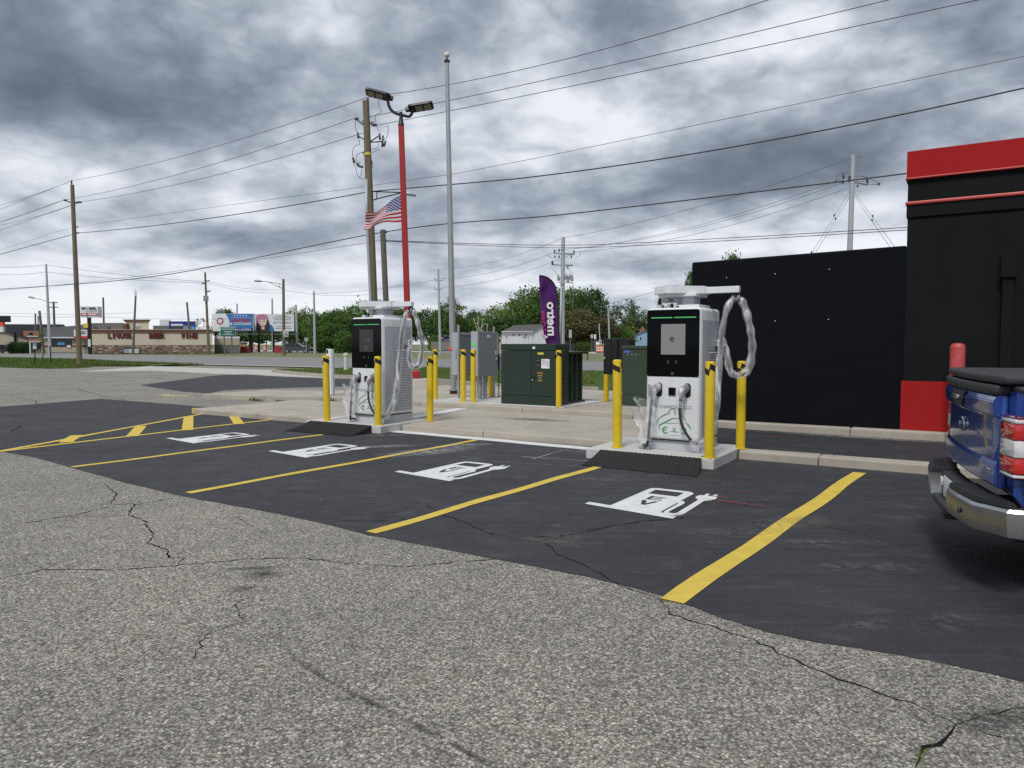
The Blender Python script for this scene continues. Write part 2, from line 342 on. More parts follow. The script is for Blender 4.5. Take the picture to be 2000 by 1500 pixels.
MT = dict(
    worn=worn_asphalt(), sealed=sealed_asphalt(), conc=concrete('tan_concrete', (.39, .355, .30)), conc_new=concrete('new_concrete', (.52, .52, .51), .1), conc_road=concrete('road_concrete', (.47, .455, .42)),
    road=concrete('road_asphalt', (.215, .215, .22), .1), yellow_line=paint('yellow_line_paint', (.66, .49, .07), .6), white_line=paint('white_line_paint', (.70, .71, .71), .55), road_white=paint('road_white', (.6, .6, .6), .5), road_yellow=paint('road_yellow', (.5, .40, .12), .5), faded_yellow=paint('faded_yellow', (.52, .42, .17), 1.2, (.3, .28, .25)),
    crack=mat('crack_dark', (.016, .015, .014), 1.0, var=.5, vs_=20, spec=.0), red_spray=patchy('red_spray', (.42, .06, .06), 30, .38, .55), green_chalk=patchy('green_chalk', (.16, .42, .25), 40, .4, .6), dust=patchy('pale_dust', (.22, .215, .205), 9, .46, .86), tar=patchy('tar_smear', (.035, .035, .036), 14, .36, .66), white_dust=patchy('white_dust', (.55, .55, .54), 7, .38, .80), weed_dirt=patchy('sandy_dirt', (.20, .175, .135), 11, .42, .85),
    grassg=mat('grass_ground', (.075, .115, .03), .95, var=.45, vs_=1.2, dirt=(.085, .075, .032)), grass=leaf_mat('grass_blades', (.075, .125, .024), (.11, .175, .036), (.18, .21, .06)),
    verge=mat('far_grass', (.12, .15, .055), .95, var=.25, vs_=.25, dirt=(.15, .15, .075)),
    yellow=scuffed_yellow(), black=mat('black_plastic', (.012, .012, .013), .45, var=.2), black_tape=mat('black_tape', (.012, .011, .010), .5, var=.3, vs_=20),
    white=mat('white_powder_coat', (.72, .74, .77), .36, var=.025, vs_=1.5, coat=.15), lgrey=mat('light_grey_and_side_shade', (.47, .49, .53), .42, var=.03, vs_=1.5), slat_shade=mat('slat_gap_shade', (.16, .17, .19), .45, var=.04), glass_black=mat('black_glass', (.002, .002, .003), .07, var=.1, spec=.16),
    screen_on=mat('lit_screen', (.06, .063, .062), .25, var=.02, spec=.2, emit=(.30, .315, .31), es=.30), screen_dim=mat('dim_screen', (.012, .012, .013), .25, var=.05, spec=.2, emit=(.30, .31, .32), es=.06), led=mat('green_led', (.03, .2, .06), .4, var=.02, emit=(.07, .38, .13), es=.55), led_dim=mat('dim_green_led', (.02, .08, .03), .4, var=.02, emit=(.04, .2, .08), es=.06), ink=mat('dark_print', (.05, .05, .055), .6, var=.05), ink_red=mat('red_print', (.30, .04, .04), .6, var=.05), logo=mat('logo_green', (.055, .26, .075), .5, var=.06), logo2=mat('logo_grey_green', (.12, .20, .16), .5, var=.05),
    film=film(), cable=mat('cable_black', (.03, .031, .035), .5, var=.25, vs_=12), conn=mat('connector_grey', (.10, .10, .12), .45, var=.4, vs_=18), steel=mat('galvanised_steel', (.36, .37, .385), .5, .5, var=.14, vs_=2.5), steel_d=mat('grey_painted_steel', (.215, .235, .255), .45, var=.05, vs_=2), steel_l=mat('pale_steel', (.40, .42, .45), .5, .2, var=.08, vs_=2), metal_dark=mat('dark_bronze_metal', (.022, .022, .026), .42, .4, var=.2),
    green_d=mat('transformer_green', (.017, .032, .022), .42, var=.10, vs_=1.5, bump=.02, bs=40), green_d2=mat('cabinet_green', (.032, .052, .034), .45, var=.10, vs_=1.5), label_w=mat('white_label', (.75, .76, .78), .5, var=.03), label_y=mat('yellow_label', (.62, .52, .08), .5, var=.05), label_o=mat('orange_label', (.65, .26, .04), .5, var=.04), label_green=mat('green_sticker', (.10, .75, .14), .5, var=.03), label_blue=mat('blue_label', (.10, .12, .45), .5, var=.04), red_tag=mat('red_tag', (.62, .07, .03), .5, var=.05),
    wall_black=mat('black_painted_block', (.0050, .0055, .0080), .8, var=.30, vs_=2.2, bump=.35, bs=26, stretch=(.35, .35, 1.4), spec=.10), wall_black2=mat('charcoal_stucco', (.0095, .0112, .0128), .85, var=.2, vs_=1.4, bump=.4, bs=90, spec=.10), wall_red=mat('red_stucco', (.34, .015, .017), .8, var=.07, vs_=1.2, bump=.2, bs=120, spec=.12), trim_red=mat('red_trim', (.48, .06, .055), .45, var=.12), red_post=mat('red_post_plastic', (.46, .022, .026), .5, var=.18, vs_=6, dirt=(.44, .12, .12)), rubber=mat('black_rubber', (.0125, .0125, .0135), .75, var=.3, vs_=8),
    wood=mat('weathered_pole_wood', (.16, .132, .088), .9, var=.38, vs_=4, bump=.5, bs=14, stretch=(6, 6, .35)), wood_g=mat('grey_pole_wood', (.14, .125, .11), .9, var=.35, vs_=4, bump=.5, bs=14, stretch=(6, 6, .35)), wire=mat('wire_dark', (.035, .037, .042), .6, var=.1), insul=mat('insulator_grey', (.09, .09, .10), .4, var=.3), rpole=mat('red_pole_paint', (.33, .014, .014), .45, var=.10, vs_=2), lens=mat('lamp_lens', (.26, .24, .19), .35, var=.1), ball=mat('ball_white', (.62, .60, .56), .4, var=.1), rust=mat('rusty_iron', (.14, .06, .03), .85, var=.5, vs_=14), white_pl=mat('white_plastic', (.72, .73, .75), .45, var=.04), pale_green=mat('pale_green_plastic', (.48, .58, .49), .5, var=.06))
# ================================================================ THE SETTING
def structure(name, bm, m, parent=None, **kw):
    o = obj(name, bm, m, parent, **kw)
    if parent is None: o['kind'] = 'structure'
    return o
def with_uv(o):                          # one 0..1 map over a quad sheet
    me = o.data; uv = me.uv_layers.new(name='UVMap'); cs = [(0, 0), (1, 0), (1, 1), (0, 1)]
    for p in me.polygons:
        for i, li in enumerate(p.loop_indices): uv.data[li].uv = cs[i % 4]
    return o
GZ = -0.06
bm = NB(); bmesh.ops.create_grid(bm, x_segments=1, y_segments=1, size=2600, matrix=Matrix.Translation((0, 0, GZ))); ground = structure('ground', bm, MT['verge'])

# worn asphalt of the whole lot, with the drive up to the street
poly = [L(-70, 15.5), L(-48, 16.8), L(-44, 21.5), L(-30, 23.0), L(-24, 18.5), L(-14, 16), L(-6, 12), L(6, 12), L(45, 12), L(45, -60), L(-70, -60)]
bm = NB(); sheet(bm, poly); lot = structure('parking_lot', bm, MT['worn'])
# street: two-way carriageway running along the lot, set at the same level
bm = NB(); sheet(bm, [L(-330, 25, -.004), L(260, 25, -.004), L(260, 48.5, -.004), L(-330, 48.5, -.004)]); road = structure('road', bm, MT['road'])
bm = NB(); sheet(bm, [L(-300, 99, -.012), L(260, 99, -.012), L(260, 118, -.012), L(-60, 118, -.012), L(-300, 118, -.012)]); road2 = structure('far_road', bm, MT['conc_road'])
def strip(parent, name, a0, a1, b0, b1, z, m):
    bm = NB(); sheet(bm, [L(a0, b0, z), L(a1, b0, z), L(a1, b1, z), L(a0, b1, z)]); return structure(name, bm, m, parent)
strip(road, 'edge_line', -330, 260, 47.2, 47.35, .002, MT['road_white'])
strip(road, 'centre_line', -330, 260, 39.3, 39.45, .002, MT['road_yellow']); strip(road, 'centre_line', -330, 260, 38.9, 39.05, .002, MT['road_yellow'])
for i in range(-9, 9): strip(road, 'lane_dash', i * 12 - 3, i * 12 + 1, 31.9, 32.05, .002, MT['road_white'])
# concrete gutter and drive apron between street and lot
bm = NB(); sheet(bm, [L(-60, 24.2, .004), L(-24, 24.2, .004), L(-24, 25.02, .004), L(-60, 25.02, .004)]); structure('gutter', bm, MT['conc_road'])
bm = NB(); sheet(bm, [gp(150, 726, .003), gp(290, 715, .003), gp(420, 719.5, .003), gp(530, 722.5, .003), gp(560, 727, .003), gp(640, 733.5, .003), gp(760, 737, .003), gp(760, 740.5, .003), gp(640, 738.5, .003), gp(520, 734, .003), gp(440, 731, .003), gp(300, 724, .003)]); structure('drive_apron', bm, MT['conc_road'])

# freshly sealed dark asphalt: the charging bays, and the patch by the street
near = [(0, 881), (60, 893), (140, 914), (250, 942), (371, 970), (500, 995), (610, 1020), (720, 1045), (860, 1068), (1000, 1095), (1150, 1128), (1290, 1165), (1390, 1200), (1500, 1230), (1600, 1252), (1700, 1272), (1850, 1300), (2000, 1330)]
nb = [gp(x, y, .004) for x, y in near]
edge = []
for i in range(len(nb) - 1):
    for j in range(5):
        p = nb[i].lerp(nb[i + 1], j / 5); edge.append(p + KN * (.03 * math.sin(i * 1.3 + j * .26) + random.uniform(-.007, .007)))
sealed_poly = [L(-17.6, -2.6, .004), L(-17.2, -4.4, .004), L(-12.4, -4.95, .004), L(-10.3, -4.97, .004)] + edge + [L(5, -5.95, .004), L(9, -5.9, .004), L(9, 0.02, .004), L(-12.1, 0.02, .004), L(-12.6, 1.15, .004), L(-15, 1.3, .004), L(-18.2, 1.3, .004), L(-17.8, -.6, .004)]
bm = NB(); sheet(bm, sealed_poly); sealed = structure('sealed_asphalt', bm, MT['sealed'])
bm = NB(); sheet(bm, [L(-1.66, .05, .004), L(9, .05, .004), L(9, 3.6, .004), L(-1.66, 3.6, .004)]); structure('drive_lane', bm, MT['sealed'])
bm = NB(); sheet(bm, [gp(x, y, .006) for x, y in [(273, 752), (330, 745), (400, 735.5), (440, 732), (480, 731), (560, 736), (690, 740), (850, 745), (850, 756), (700, 754), (560, 757), (440, 762), (405, 768), (360, 765), (310, 758)]]); structure('sealed_patch', bm, MT['sealed'])

# painted bay lines, hand laid and a little wavy
def wavy(parent, name, pts, w, z, m, jit=.012, steps=14, taper=0):
    bm = NB(); P = []
    for i in range(len(pts) - 1):
        for j in range(steps): P.append(Vector(pts[i]).lerp(Vector(pts[i + 1]), j / steps))
    P.append(Vector(pts[-1])); prev = None; ph = random.uniform(0, 6)
    for i, p in enumerate(P):
        d = (P[min(i + 1, len(P) - 1)] - P[max(i - 1, 0)]).normalized(); s = Vector((-d.y, d.x, 0))
        off = jit * (math.sin(ph + i * .75) + .6 * math.sin(ph * 2 + i * .33)); hw = w / 2 + random.uniform(-.003, .003)
        cur = (bm.verts.new((p + s * (off - hw)).to_tuple()[:2] + (z,)), bm.verts.new((p + s * (off + hw)).to_tuple()[:2] + (z,)))
        if prev: bm.faces.new((prev[0], cur[0], cur[1], prev[1]))
        prev = cur
    for f in bm.faces:
        f.normal_update()
        if f.normal.z < 0: f.normal_flip()
    return structure(name, bm, m, parent)
for (p0, p1, w, j) in [((-6.92, -5.14), (-6.74, -1.15), .11, .01), ((-4.25, -5.33), (-4.10, -.32), .11, .01), ((-1.53, -5.5), (-1.34, -1.42), .12, .010), ((1.115, -5.72), (1.50, -.30), .15, .009)]:
    wavy(sealed, 'bay_line', [L(*p0), L(*p1)], w, .008, MT['yellow_line'], j, 22)
HA, HB, HC = L(-9.2, -5.0), L(-12.0, .52), L(-9.5, .60)
wavy(sealed, 'bay_line', [HA, HB], .11, .008, MT['yellow_line'], .008, 20); wavy(sealed, 'bay_line', [HA, HC], .11, .009, MT['yellow_line'], .008, 20)
for q0, q1 in [((150, 851), (128, 865)), ((276, 833), (257, 853)), ((368, 814), (367, 841)), ((452, 807), (467, 829)), ((555, 813), (560, 816))]:
    wavy(sealed, 'hatch_line', [gp(*q0), gp(*q1)], .19, .0095, MT['yellow_line'], .004, 4)
# old yellow mark left over on the worn surface
wavy(lot, 'old_marking', [gp(312, 771.5), gp(340, 773), gp(370, 773)], .35, .004, MT['faded_yellow'], .01, 4)
# white line along the kerb between the two chargers
wavy(sealed, 'kerb_line', [L(-6.05, -.12), L(-3.9, -.16), L(-1.85, -.24)], .26, .008, MT['white_line'], .006, 12)

# the charging-bay symbol: a pump with a plug, letters cut out of the white
SYM = [(-.53, -3.60), (-.53, -3.50), (-.29, -3.53), (-.275, -2.60), (-.26, -2.53), (-.20, -2.50), (.13, -2.50), (.19, -2.53), (.215, -2.60), (.21, -2.97), (.24, -2.98), (.275, -3.03), (.285, -3.10), (.275, -3.47), (.29, -3.525), (.335, -3.535), (.355, -3.49), (.345, -2.84), (.29, -2.77), (.275, -2.68), (.285, -2.62), (.325, -2.60), (.325, -2.50), (.36, -2.50), (.362, -2.60), (.405, -2.60), (.41, -2.50), (.445, -2.50), (.44, -2.60), (.475, -2.63), (.478, -2.72), (.455, -2.80), (.41, -2.86), (.425, -3.50), (.41, -3.57), (.36, -3.62), (.28, -3.625), (.40, -3.63), (.40, -3.73)]
WIN = [(-.195, -2.59), (.115, -2.59), (.115, -2.81), (-.195, -2.81)]
LE = [(-.115, -2.92), (.045, -2.92), (.045, -2.952), (-.075, -2.952), (-.075, -2.985), (.035, -2.985), (.035, -3.015), (-.075, -3.015), (-.075, -3.055), (.045, -3.055), (.045, -3.088), (-.115, -3.088)]
LV = [(-.125, -3.14), (-.075, -3.14), (-.035, -3.275), (.005, -3.14), (.05, -3.14), (-.015, -3.34), (-.06, -3.34)]
GAPL = [(.215, -3.10), (.235, -3.10), (.235, -3.50), (.25, -3.56), (.225, -3.55), (.215, -3.50)]
sym_me = bez_mesh([SYM, WIN, LE, LV, GAPL]); sym_me.materials.append(MT['white_line'])
for (da, db) in ((0, 0), (-2.74, .36), (-5.42, .68), (-8.0, .74)):
    o = bpy.data.objects.new('bay_symbol', sym_me); COL.objects.link(o); o.parent = sealed
    o.location = L(da, db, .008); o.rotation_euler = (0, 0, KA)

# ---- raised concrete: kerb along the bays, slab behind it, plinth level for the switchgear
kerb = empty('kerb_island', L(-5, 0, 0), KA); kerb['kind'] = 'structure'; KB = Vector((-5, 0))
def kpiece(name, a0, a1, b0, b1, z0, z1, m, bev=.02, parent=None):
    bm = NB(); box(bm, a0 + 5, a1 + 5, b0, b1, z0, z1, bev, 3); o = obj(name, bm, m, parent or kerb); return o
def rough_top(o, amp=.004):
    for v in o.data.vertices: v.co.z += random.uniform(-amp, amp)
ks = [(-12.05, -9.9), (-9.893, -7.9), (-5.95, -4.2), (-4.193, -1.78), (-.02, .98), (.987, 3.1), (3.107, 5.5), (5.507, 9)]
for i, (a0, a1) in enumerate(ks):
    rough_top(kpiece('kerb_stone', a0, a1, 0.0, .30, -.1, .115 + .003 * (i % 2), MT['conc'], .022))
for i, (a0, a1) in enumerate([(-12.05, -9.6), (-9.592, -7.2), (-7.192, -4.7), (-4.692, -1.70)]):
    kpiece('slab', a0, a1, .308, 1.72, -.1, .113 + .002 * (i % 2), MT['conc'], .008); kpiece('slab', a0, a1, 1.728, 3.2, -.1, .115 - .002 * (i % 2), MT['conc'], .008)
kpiece('kerb_stone', -1.692, -1.5, .31, 3.5, -.1, .117, MT['conc'], .02)
for i, (a0, a1) in enumerate([(-16.3, -13.6), (-13.592, -10.9), (-10.892, -8.2), (-8.192, -5.4), (-5.392, -2.9), (-2.892, -1.45)]):
    kpiece('kerb_stone', a0, a1, 3.21, 3.5, -.1, .213 + .003 * (i % 2), MT['conc'], .022)
    kpiece('slab', a0, a1, 3.508, 5.6, -.1, .211 + .002 * (i % 2), MT['conc'], .008)
    if a0 > -16: kpiece('slab', a0, a1, 5.608, 9.3, -.1, .209 + .002 * (i % 2), MT['conc'], .008)
for o_ in list(kerb.children):            # the raised level runs out to the paving at its far end
    for v in o_.data.vertices:
        if v.co.z > .16 and v.co.x - 5 < -10.9: v.co.z -= .115 * (-10.9 - (v.co.x - 5)) / 5.4
kpiece('new_slab', -8.3, -6.35, 3.53, 5.4, .1, .223, MT['conc_new'], .008)
kpiece('new_slab', -6.34, -4.6, 3.56, 5.5, .1, .230, MT['conc_new'], .01)
kpiece('new_slab', -3.9, -2.4, 4.1, 6.0, .1, .245, MT['conc'], .01)
wavy(kerb, 'patch_strip', [Vector((-1.5, .32, 0)), Vector((-1.95, 3.2, 0))], .30, .1205, MT['white_line'], .004, 6)
bm = NB(); box(bm, -7.07, -6.99, -.004, .1, .0, .121, .01); obj('yellow_kerb_end', bm, MT['yellow_line'], kerb)
# white overspray on the slab and dust on the bays
def deposit(parent, name, p, sx_, sy_, rot, m, z):
    bm = NB(); c = Vector((p.x, p.y, z)); ux = Vector((math.cos(rot), math.sin(rot), 0)); uy = Vector((-ux.y, ux.x, 0))
    sheet(bm, [c - ux * sx_ - uy * sy_, c + ux * sx_ - uy * sy_, c + ux * sx_ + uy * sy_, c - ux * sx_ + uy * sy_]); o = with_uv(obj(name, bm, MT[m], None)); o.parent = parent
    return o
zc = [0]
def dep(parent, name, px, py, sx_, sy_, rot, m, z=.0105):
    zc[0] += 1; return deposit(parent, name, gp(px, py, z), sx_, sy_, rot, m, z + .0006 * (zc[0] % 9))
kin = kerb.matrix_basis.inverted()
def kdep(name, a, b, sx_, sy_, rot, m, z): zc[0] += 1; return deposit(kerb, name, Vector((a + 5, b, 0)), sx_, sy_, rot, m, z + .0006 * (zc[0] % 9))
kdep('overspray', -9.3, 1.2, 1.6, .55, .05, 'white_dust', .121); kdep('overspray', -3.2, 1.5, 1.1, .7, .2, 'white_dust', .121); kdep('overspray', -7.6, 3.9, .8, .35, .0, 'white_dust', .228); kdep('stain', -4.3, 2.0, .9, .25, .1, 'tar', .122)
for (px, py, a_, b_, r_, m_) in [(840, 882, .9, .35, .6, 'white_dust'), (905, 870, .5, .22, .4, 'white_dust'), (760, 872, .5, .18, .2, 'white_dust'), (1010, 905, 1.1, .10, -.35, 'dust'), (980, 880, .8, .06, -.5, 'dust'), (1100, 880, .5, .25, .3, 'dust'), (1075, 1058, .45, .10, -.5, 'weed_dirt'), (1100, 1050, .3, .18, .2, 'weed_dirt'), (1360, 1003, .35, .14, .3, 'weed_dirt'), (1530, 1025, .55, .28, .4, 'dust'), (1580, 1018, .35, .2, .3, 'weed_dirt'), (1700, 1110, .5, .18, .1, 'dust'), (1500, 975, .35, .12, .1, 'dust'), (1420, 1040, .5, .2, -.2, 'dust'), (1850, 1215, .35, .14, .5, 'dust'), (1700, 1220, .3, .1, .1, 'dust'), (1620, 1060, .6, .14, .0, 'dust'), (580, 955, .22, .09, .2, 'dust'), (690, 935, .3, .08, .2, 'dust'), (700, 970, .25, .1, .1, 'dust'), (420, 905, .3, .1, .2, 'dust'), (1180, 938, .5, .16, -.1, 'weed_dirt'), (1400, 905, .7, .10, -.2, 'dust'), (760, 850, .5, .08, .2, 'white_dust'), (1780, 1010, .3, .12, .2, 'dust'), (1690, 1320, .2, .05, .0, 'dust')]:
    dep(sealed, 'dust_patch', px, py, a_, b_, r_, m_)
for (px, py, a_, b_, r_, m_) in [(510, 1122, .16, .12, .2, 'tar'), (475, 1150, .10, .08, .9, 'tar'), (490, 1110, .28, .05, .1, 'tar'), (165, 1008, .30, .10, .2, 'weed_dirt'), (1175, 1330, .12, .06, .2, 'weed_dirt'), (1950, 1405, .3, .12, .2, 'tar')]:
    dep(lot, 'stain', px, py, a_, b_, r_, m_, .003)
for (px, py, a_, b_, r_) in [(1440, 982, .42, .022, -.64), (1402, 970, .10, .02, -.5), (1458, 960, .09, .02, -.6)]: dep(sealed, 'red_spray_mark', px, py, a_, b_, r_, 'red_spray')
dep(sealed, 'red_spray_mark', 1500, 853, .45, .03, -.4, 'red_spray', .012)
for q in [((1040, 898), (1098, 880)), ((1098, 880), (1170, 888)), ((1130, 880), (1180, 886)), ((1020, 893), (1160, 902))]:
    wavy(sealed, 'chalk_line', [gp(*q[0]), gp(*q[1])], .012, .0088, MT['green_chalk'] if False else MT['conc_new'], .004, 6)

# cracks: thin jagged openings
def crack(parent, pts, w, z, px=True, m='crack', jag=.02):
    P = [gp(*p) if px else Vector(p) for p in pts]; Q = []
    for i in range(len(P) - 1):
        n = max(2, int((P[i + 1] - P[i]).length / .05))
        for j in range(n): Q.append(P[i].lerp(P[i + 1], j / n) + Vector((random.gauss(0, jag * .5), random.gauss(0, jag * .5), 0)))
    Q.append(P[-1]); bm = NB(); prev = None
    for i, p in enumerate(Q):
        d = (Q[min(i + 1, len(Q) - 1)] - Q[max(i - 1, 0)]).normalized(); s = Vector((-d.y, d.x, 0)); t_ = min(1, i / 4, (len(Q) - 1 - i) / 4) * .8 + .2
        hw = w * .36 * random.uniform(.3, 1.5) * t_
        cur = (bm.verts.new((p.x - s.x * hw, p.y - s.y * hw, z)), bm.verts.new((p.x + s.x * hw, p.y + s.y * hw, z)))
        if prev: bm.faces.new((prev[0], cur[0], cur[1], prev[1]))
        prev = cur
    for f in bm.faces:
        f.normal_update()
        if f.normal.z < 0: f.normal_flip()
    return structure('crack', bm, MT[m], parent)
for pts, w in [([(205, 945), (228, 965), (215, 985), (262, 985), (250, 1005), (282, 1018), (300, 1048), (285, 1060), (330, 1075), (325, 1090), (358, 1090), (345, 1107)], .016),
               ([(0, 1030), (60, 1020), (150, 1005), (225, 988)], .015), ([(258, 988), (310, 978), (372, 968)], .014), ([(0, 1131), (90, 1112), (220, 1114), (345, 1105), (480, 1092), (590, 1090), (680, 1100), (790, 1108), (890, 1098), (1000, 1090)], .014),
               ([(1290, 1170), (1310, 1202), (1390, 1224), (1470, 1250), (1550, 1290), (1640, 1325), (1720, 1355), (1800, 1382), (1868, 1415)], .013), ([(1868, 1417), (1905, 1402), (1950, 1392), (2000, 1382)], .014), ([(1868, 1417), (1840, 1440), (1805, 1460), (1788, 1500)], .026), ([(1868, 1415), (1930, 1430), (2000, 1450)], .010), ([(1780, 1380), (1800, 1410), (1835, 1430)], .006),
               ([(455, 1005), (500, 1035), (520, 1042), (620, 1035)], .006), ([(470, 1160), (462, 1190), (475, 1215), (400, 1240), (370, 1300)], .008), ([(150, 760), (205, 775), (250, 782)], .03), ([(300, 738), (345, 741)], .04), ([(20, 775), (70, 783), (72, 790)], .02)]:
    crack(lot, pts, w, .0028, jag=.018)
for (q0, q1) in (((560, 1275), (660, 1345)), ((640, 1330), (800, 1412)), ((770, 1396), (900, 1462)), ((870, 1446), (985, 1512))):
    p_, q_ = gp(*q0), gp(*q1); d_ = q_ - p_; deposit(lot, 'tyre_scuff', (p_ + q_) / 2, d_.length / 2, .022, math.atan2(d_.y, d_.x), 'tar', .0031 + .0005 * (q0[0] % 3))
for pts, w in [([(830, 985), (860, 1005), (905, 1020), (960, 1045), (1010, 1050)], .010), ([(1000, 1050), (1060, 1050), (1120, 1045), (1190, 1030), (1250, 1020), (1310, 1015), (1365, 1008)], .018), ([(635, 1015), (720, 1020), (800, 1015), (830, 1010)], .007), ([(1062, 1055), (1090, 1085), (1150, 1110), (1210, 1145), (1290, 1168)], .010), ([(1180, 905), (1290, 930), (1400, 945), (1480, 955), (1600, 972)], .006), ([(1400, 1000), (1560, 1020), (1640, 1035), (1760, 1065), (1880, 1080), (1990, 1092)], .007), ([(0, 816), (90, 802), (200, 795)], .02), ([(30, 840), (42, 832), (20, 845)], .02)]:
    crack(sealed, pts, w, .0072, jag=.016)
crack(kerb, [Vector((-5 + 5 + 1.15 - .2 + 5 - 5 + .0, 0, 0))] * 0 or [Vector((6.1, .02, 0)), Vector((6.16, .14, 0)), Vector((6.12, .28, 0))], .012, .1215, px=False, jag=.02)

# ---- grass: verge by the street (raised, kerbed) and the corner mound
def ground_patch(name, pts, zf, m, n=18):
    bm = NB(); f = bm.faces.new([bm.verts.new(p) for p in pts]); bmesh.ops.triangulate(bm, faces=[f])
    for _ in range(5 if name == 'corner_grass' else 3): bmesh.ops.subdivide_edges(bm, edges=bm.edges[:], cuts=1, use_grid_fill=True)
    for v in bm.verts: v.co.z = zf(v.co.x, v.co.y)
    bmesh.ops.recalc_face_normals(bm, faces=bm.faces[:])
    for f in bm.faces:
        f.normal_update()
        if f.normal.z < 0: f.normal_flip()
    return structure(name, bm, m)
VERGE_Z = .13
vn = [gp(x, y, VERGE_Z) for x, y in [(536, 722), (575, 726.5), (640, 731.5), (700, 734), (780, 737), (855, 744), (978, 755), (1173, 762)]]
vfar = [L(20, 24.8, VERGE_Z), L(-27, 24.8, VERGE_Z)]
VP = vn + [L(-1.5, 9.6, VERGE_Z), L(20, 9.6, VERGE_Z)] + vfar
verge = ground_patch('verge', VP, lambda x, y: VERGE_Z, MT['grassg'])
vk = empty('verge_kerb', (0, 0, 0)); vk['kind'] = 'structure'
for i in range(len(vn) - 1):
    p, q = vn[i], vn[i + 1]; d = (q - p).normalized(); s = Vector((d.y, -d.x, 0)); bm = NB()
    A_ = p + d * .006; B_ = q - d * .006
    prism(bm, [(A_.x, A_.y, -.05), (B_.x, B_.y, -.05), (B_.x + s.x * .16, B_.y + s.y * .16, -.05), (A_.x + s.x * .16, A_.y + s.y * .16, -.05)], (0, 0, .20 + (.08 if i > 4 else 0))); obj('kerb_stone', bm, MT['conc'], vk)
MP = [gp(-120, 723, .05), gp(0, 716, .06), gp(60, 717.5, .06), gp(105, 718.5, .06), gp(150, 717.5, .06), gp(182, 715.5, .06), gp(150, 711.5, .1), gp(225, 711, .1), gp(300, 712.5, .06), gp(230, 707, .2), L(-46, 24.0), L(-110, 24.0)]
def mound(x, y):
    d2 = 1e9
    for i in range(len(MP)):
        ax, ay = MP[i].x, MP[i].y; bx, by = MP[(i + 1) % len(MP)].x, MP[(i + 1) % len(MP)].y; ex, ey = bx - ax, by - ay
        t_ = max(0, min(1, ((x - ax) * ex + (y - ay) * ey) / (ex * ex + ey * ey + 1e-9))); d2 = min(d2, (x - ax - t_ * ex) ** 2 + (y - ay - t_ * ey) ** 2)
    t_ = min(1, math.sqrt(d2) / 4.5); return .01 + .29 * t_ * t_ * (3 - 2 * t_)
isl = ground_patch('corner_grass', MP, mound, MT['grassg'])
def in_poly(p, poly):
    c = False; j = len(poly) - 1
    for i in range(len(poly)):
        a_, b_ = poly[i], poly[j]
        if (a_.y > p[1]) != (b_.y > p[1]) and p[0] < (b_.x - a_.x) * (p[1] - a_.y) / (b_.y - a_.y) + a_.x: c = not c
        j = i
    return c
def blades(name, poly, zf, n, h, w, label, bbox):
    V = np.zeros((n * 3, 3)); cnt = 0
    while cnt < n:
        x, y = random.uniform(bbox[0], bbox[1]), random.uniform(bbox[2], bbox[3])
        if not in_poly((x, y), poly): continue
        hh = h * random.uniform(.45, 1.2); t_ = random.uniform(0, 6.283); ww = w * random.uniform(.6, 1.3); z = zf(x, y) - .005
        lx, ly = random.gauss(0, hh * .4), random.gauss(0, hh * .4); cx_, sy_ = math.cos(t_) * ww, math.sin(t_) * ww
        V[cnt * 3] = (x - cx_, y - sy_, z); V[cnt * 3 + 1] = (x + cx_, y + sy_, z); V[cnt * 3 + 2] = (x + lx, y + ly, z + hh); cnt += 1
    me = bpy.data.meshes.new(name); me.from_pydata(V.tolist(), [], np.arange(n * 3).reshape(n, 3).tolist())
    o = obj(name, me, MT['grass']); tag(o, label, 'grass', kind='stuff'); return o
blades('grass', VP, lambda x, y: VERGE_Z, 46000, .11, .018, 'short green grass growing on the kerbed verge beside the street', (-22, 22, 18, 47))
blades('grass', MP, mound, 30000, .17, .035, 'unmown grass on the low corner mound around the roadside pole', (-52, -20, 42, 66))
# ================================================================ THE CHARGERS AND WHAT STANDS ROUND THEM
PADZ = .135
def concrete_pad(name, a0, a1, b0, b1, label):
    r = empty(name, L((a0 + a1) / 2, b0, 0), KA, label, 'concrete pad', 'charger pads'); w = (a1 - a0) / 2
    bm = NB(); box(bm, -w, w, 0, b1 - b0, -.02, PADZ, .014, 2); rough_top(obj('pad_block', bm, MT['conc_new'], r), .002)
    bm = NB(); box(bm, w - .20, w - .06, .10, .17, PADZ - .002, PADZ + .004, .001, 1); obj('conduit_cutout', bm, MT['black'], r); return r
concrete_pad('concrete_pad', -1.80, -.05, -1.02, .42, 'pale concrete pad under the charger nearer the black building')
concrete_pad('concrete_pad', -7.85, -6.0, -.50, .80, 'pale concrete pad under the charger in front of the wooden pole')

